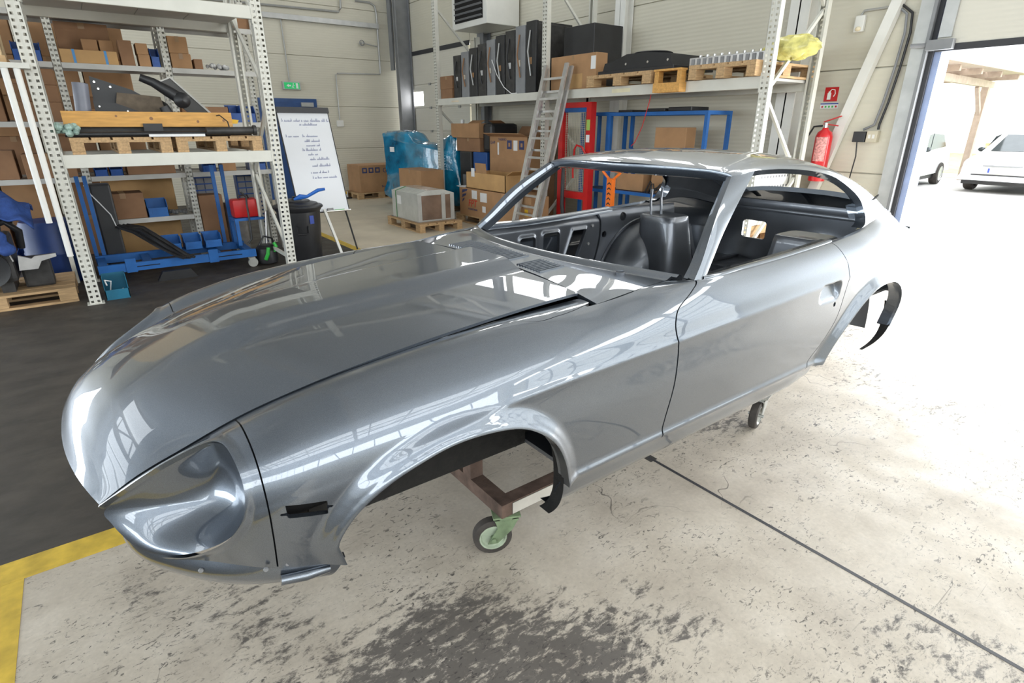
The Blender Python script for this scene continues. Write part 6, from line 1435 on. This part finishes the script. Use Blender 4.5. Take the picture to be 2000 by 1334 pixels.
# ------------------------------------------------------------------ outdoors
M_CARW = mat('silver_white_car_paint', (0.62, 0.63, 0.64), 0.3, 0.2, coat=0.8); M_GLASS = mat('car_glass', (0.035, 0.045, 0.05), 0.08)
def parked_car(label, loc, rz, L_=4.2):
    """front faces local -x"""
    t = thing('parked_car', label, 'car', loc, rz)
    prof = [(-2.05, .28), (-2.10, .45), (-2.06, .68), (-1.95, .80), (-1.15, .98), (-.45, 1.42), (.2, 1.52), (1.2, 1.48), (1.85, 1.10), (2.05, 1.0), (2.10, .6), (2.02, .28)]
    sec = []
    mb = MB(); ps = smooth_poly(prof, 3)[:-3]; ws = [(-.84, .0), (-.86, .2), (-.80, .55), (-.66, 1.0)]
    n_ = len(ps); lay = []
    for s_, ins in ((-1, 0), (1, 0)):
        pass
    W_ = [-.86, -.84, -.70, .70, .84, .86]; idx = []
    for k, w_ in enumerate(W_):
        row = []
        for (x, z) in ps:
            top = max(0, min(1, (z-.85)/.6)); lim = .86-.20*top; y = max(-lim, min(lim, w_)); e = 1-.03*(abs(w_)/.86)**6; row.append(len(mb.v)); mb.v.append((x*e, y, z if abs(w_) < .85 else (z-.02 if z > .5 else z+.0)))
        idx.append(row)
    for k in range(len(W_)-1):
        for i in range(n_): j = (i+1) % n_; mb.f.append((idx[k][i], idx[k][j], idx[k+1][j], idx[k+1][i]))
    mb.f.append(tuple(idx[0])); mb.f.append(tuple(idx[-1])[::-1])
    mb.build('body', M_CARW, t, True, angle=35)
    for s_ in (-1, 1):
        MB().prism([(-.95, 1.0), (-.42, 1.36), (.05, 1.42), (.05, .98)], s_*.800, s_*.812).build('side_window', M_GLASS, t); MB().prism([(.12, .98), (.12, 1.42), (1.10, 1.38), (1.55, 1.05)], s_*.795, s_*.812).build('side_window', M_GLASS, t)
        for x in (-1.32, 1.28):
            wh = MB().lathe([(.20, -.10), (.29, -.10), (.31, -.07), (.31, .07), (.29, .10), (.20, .10)], (x, s_*.80, .31), 24, 'y', False).build('wheel', M_TYRE, t, True)
            MB().lathe([(0, -.02), (.19, -.03), (.205, -.05), (.205, .05), (0, .02)], (x, s_*.86, .31), 20, 'y', False).build('wheel_trim', M_ALU, wh, True)
        MB().sphere((-.75, s_*.95, 1.02), .09, 10, 6, (.7, 1, .7)).build('mirror', M_GLASS, t, True)
        MB().b(-2.07, -1.9, s_*.62-.16, s_*.62+.16, .66, .78, .02).build('headlamp', M_CHROME, t, True)
    MB().add([(-1.13, -.62, 1.0), (-1.13, .62, 1.0), (-.50, .54, 1.40), (-.50, -.54, 1.40)], [(0, 1, 2, 3)]).build('windscreen', M_GLASS, t)
    MB().b(-2.125, -2.08, -.60, .60, .36, .46, .01).build('lower_grille', M_BLACK, t); MB().b(-2.10, -2.05, -.40, .40, .655, .685, .006).build('upper_grille', M_STEEL, t)
    pl_ = MB().b(-2.135, -2.11, -.26, .26, .50, .61).build('number_plate', M_PAPER, t); MB().b(-2.137, -2.1355, .215, .258, .502, .608).build('plate_blue_band', M_INKB, pl_)
    MB().b(-2.03, 2.0, -.80, .80, .20, .32).build('sill', M_BLACK, t)
    return t
parked_car('white family car parked under the timber carport', (19.1, 7.05, 0), R(4))
parked_car('white hatchback parked nose first outside the open door', (20.7, 4.30, 0), R(-3))
cp = thing('carport', 'pale timber carport with braces outside the open door', 'carport', (0, 0, 0)); M_TIM = mat('pale_timber', (0.42, 0.33, 0.26), 0.7)
for (x, y) in ((16.6, 6.0), (22.6, 6.3), (16.6, 11.0), (22.6, 11.3)): MB().b(x-.09, x+.09, y-.09, y+.09, 0, 2.7).build('post', M_TIM, cp)
for y, dy in ((6.0, .6), (11.0, .6)): MB().bar((15.8, y-.04, 2.79), (23.2, y+dy*.5+.04, 2.79), .14, .18).build('beam', M_TIM, cp)
for k in range(5): MB().b(16.2+k*1.6, 16.32+k*1.6, 5.6, 12.0, 2.88, 3.02).build('rafter', M_TIM, cp)
for k in range(12): MB().b(15.6, 23.25, 5.4+k*.56, 5.93+k*.56, 3.02, 3.05).build('roof_board', M_TIM, cp)
for (x, s_) in ((16.6, 1), (22.6, -1)): MB().bar((x, 6.0+(x-16.6)*.05, 1.9), (x+s_*.8, 6.0+(x-16.6)*.05, 2.7), .10, .10).build('brace', M_TIM, cp)
ws_ = thing('wood_stack', 'stack of cut timber beside the carport', 'timber', (27.0, 6.2, .0402))
rnd = random.Random(2)
for r_ in range(6):
    for k in range(5): MB().b(-.5, .5, -.9+k*.34, -.62+k*.34+rnd.uniform(0, .03), .3+r_*.12, .4+r_*.12).build('log', M_WOOD, ws_)
MB().b(-.6, .6, -1.0, .9, 0, .2999).build('plinth', M_STEEL, ws_)
gr = MB().b(23.5, 60, -20, 30, -.0035, .04).build('grass', mat('outdoor_grass', (0.22, 0.30, 0.10), 0.9, var=0.3, scale=3)); tag(gr, 'strip of green grass beyond the parked cars', 'grass', kind='stuff')
kb = MB().b(23.3, 23.5, -20, 30, -.0039, .12).build('kerb', M_APRON); tag(kb, 'pale concrete kerb before the grass', 'kerb')
hl = MB().b(44, 52, -24, 34, .0401, 6).build('far_building', mat('far_pale_wall', (0.7, 0.7, 0.7), 0.8)); tag(hl, 'pale industrial hall across the yard', 'building')
MB().prism([(43.7, 6.0), (52.3, 6.0), (48, 7.5)], -24.2, 34.2).build('hall_roof', M_APRON, hl)
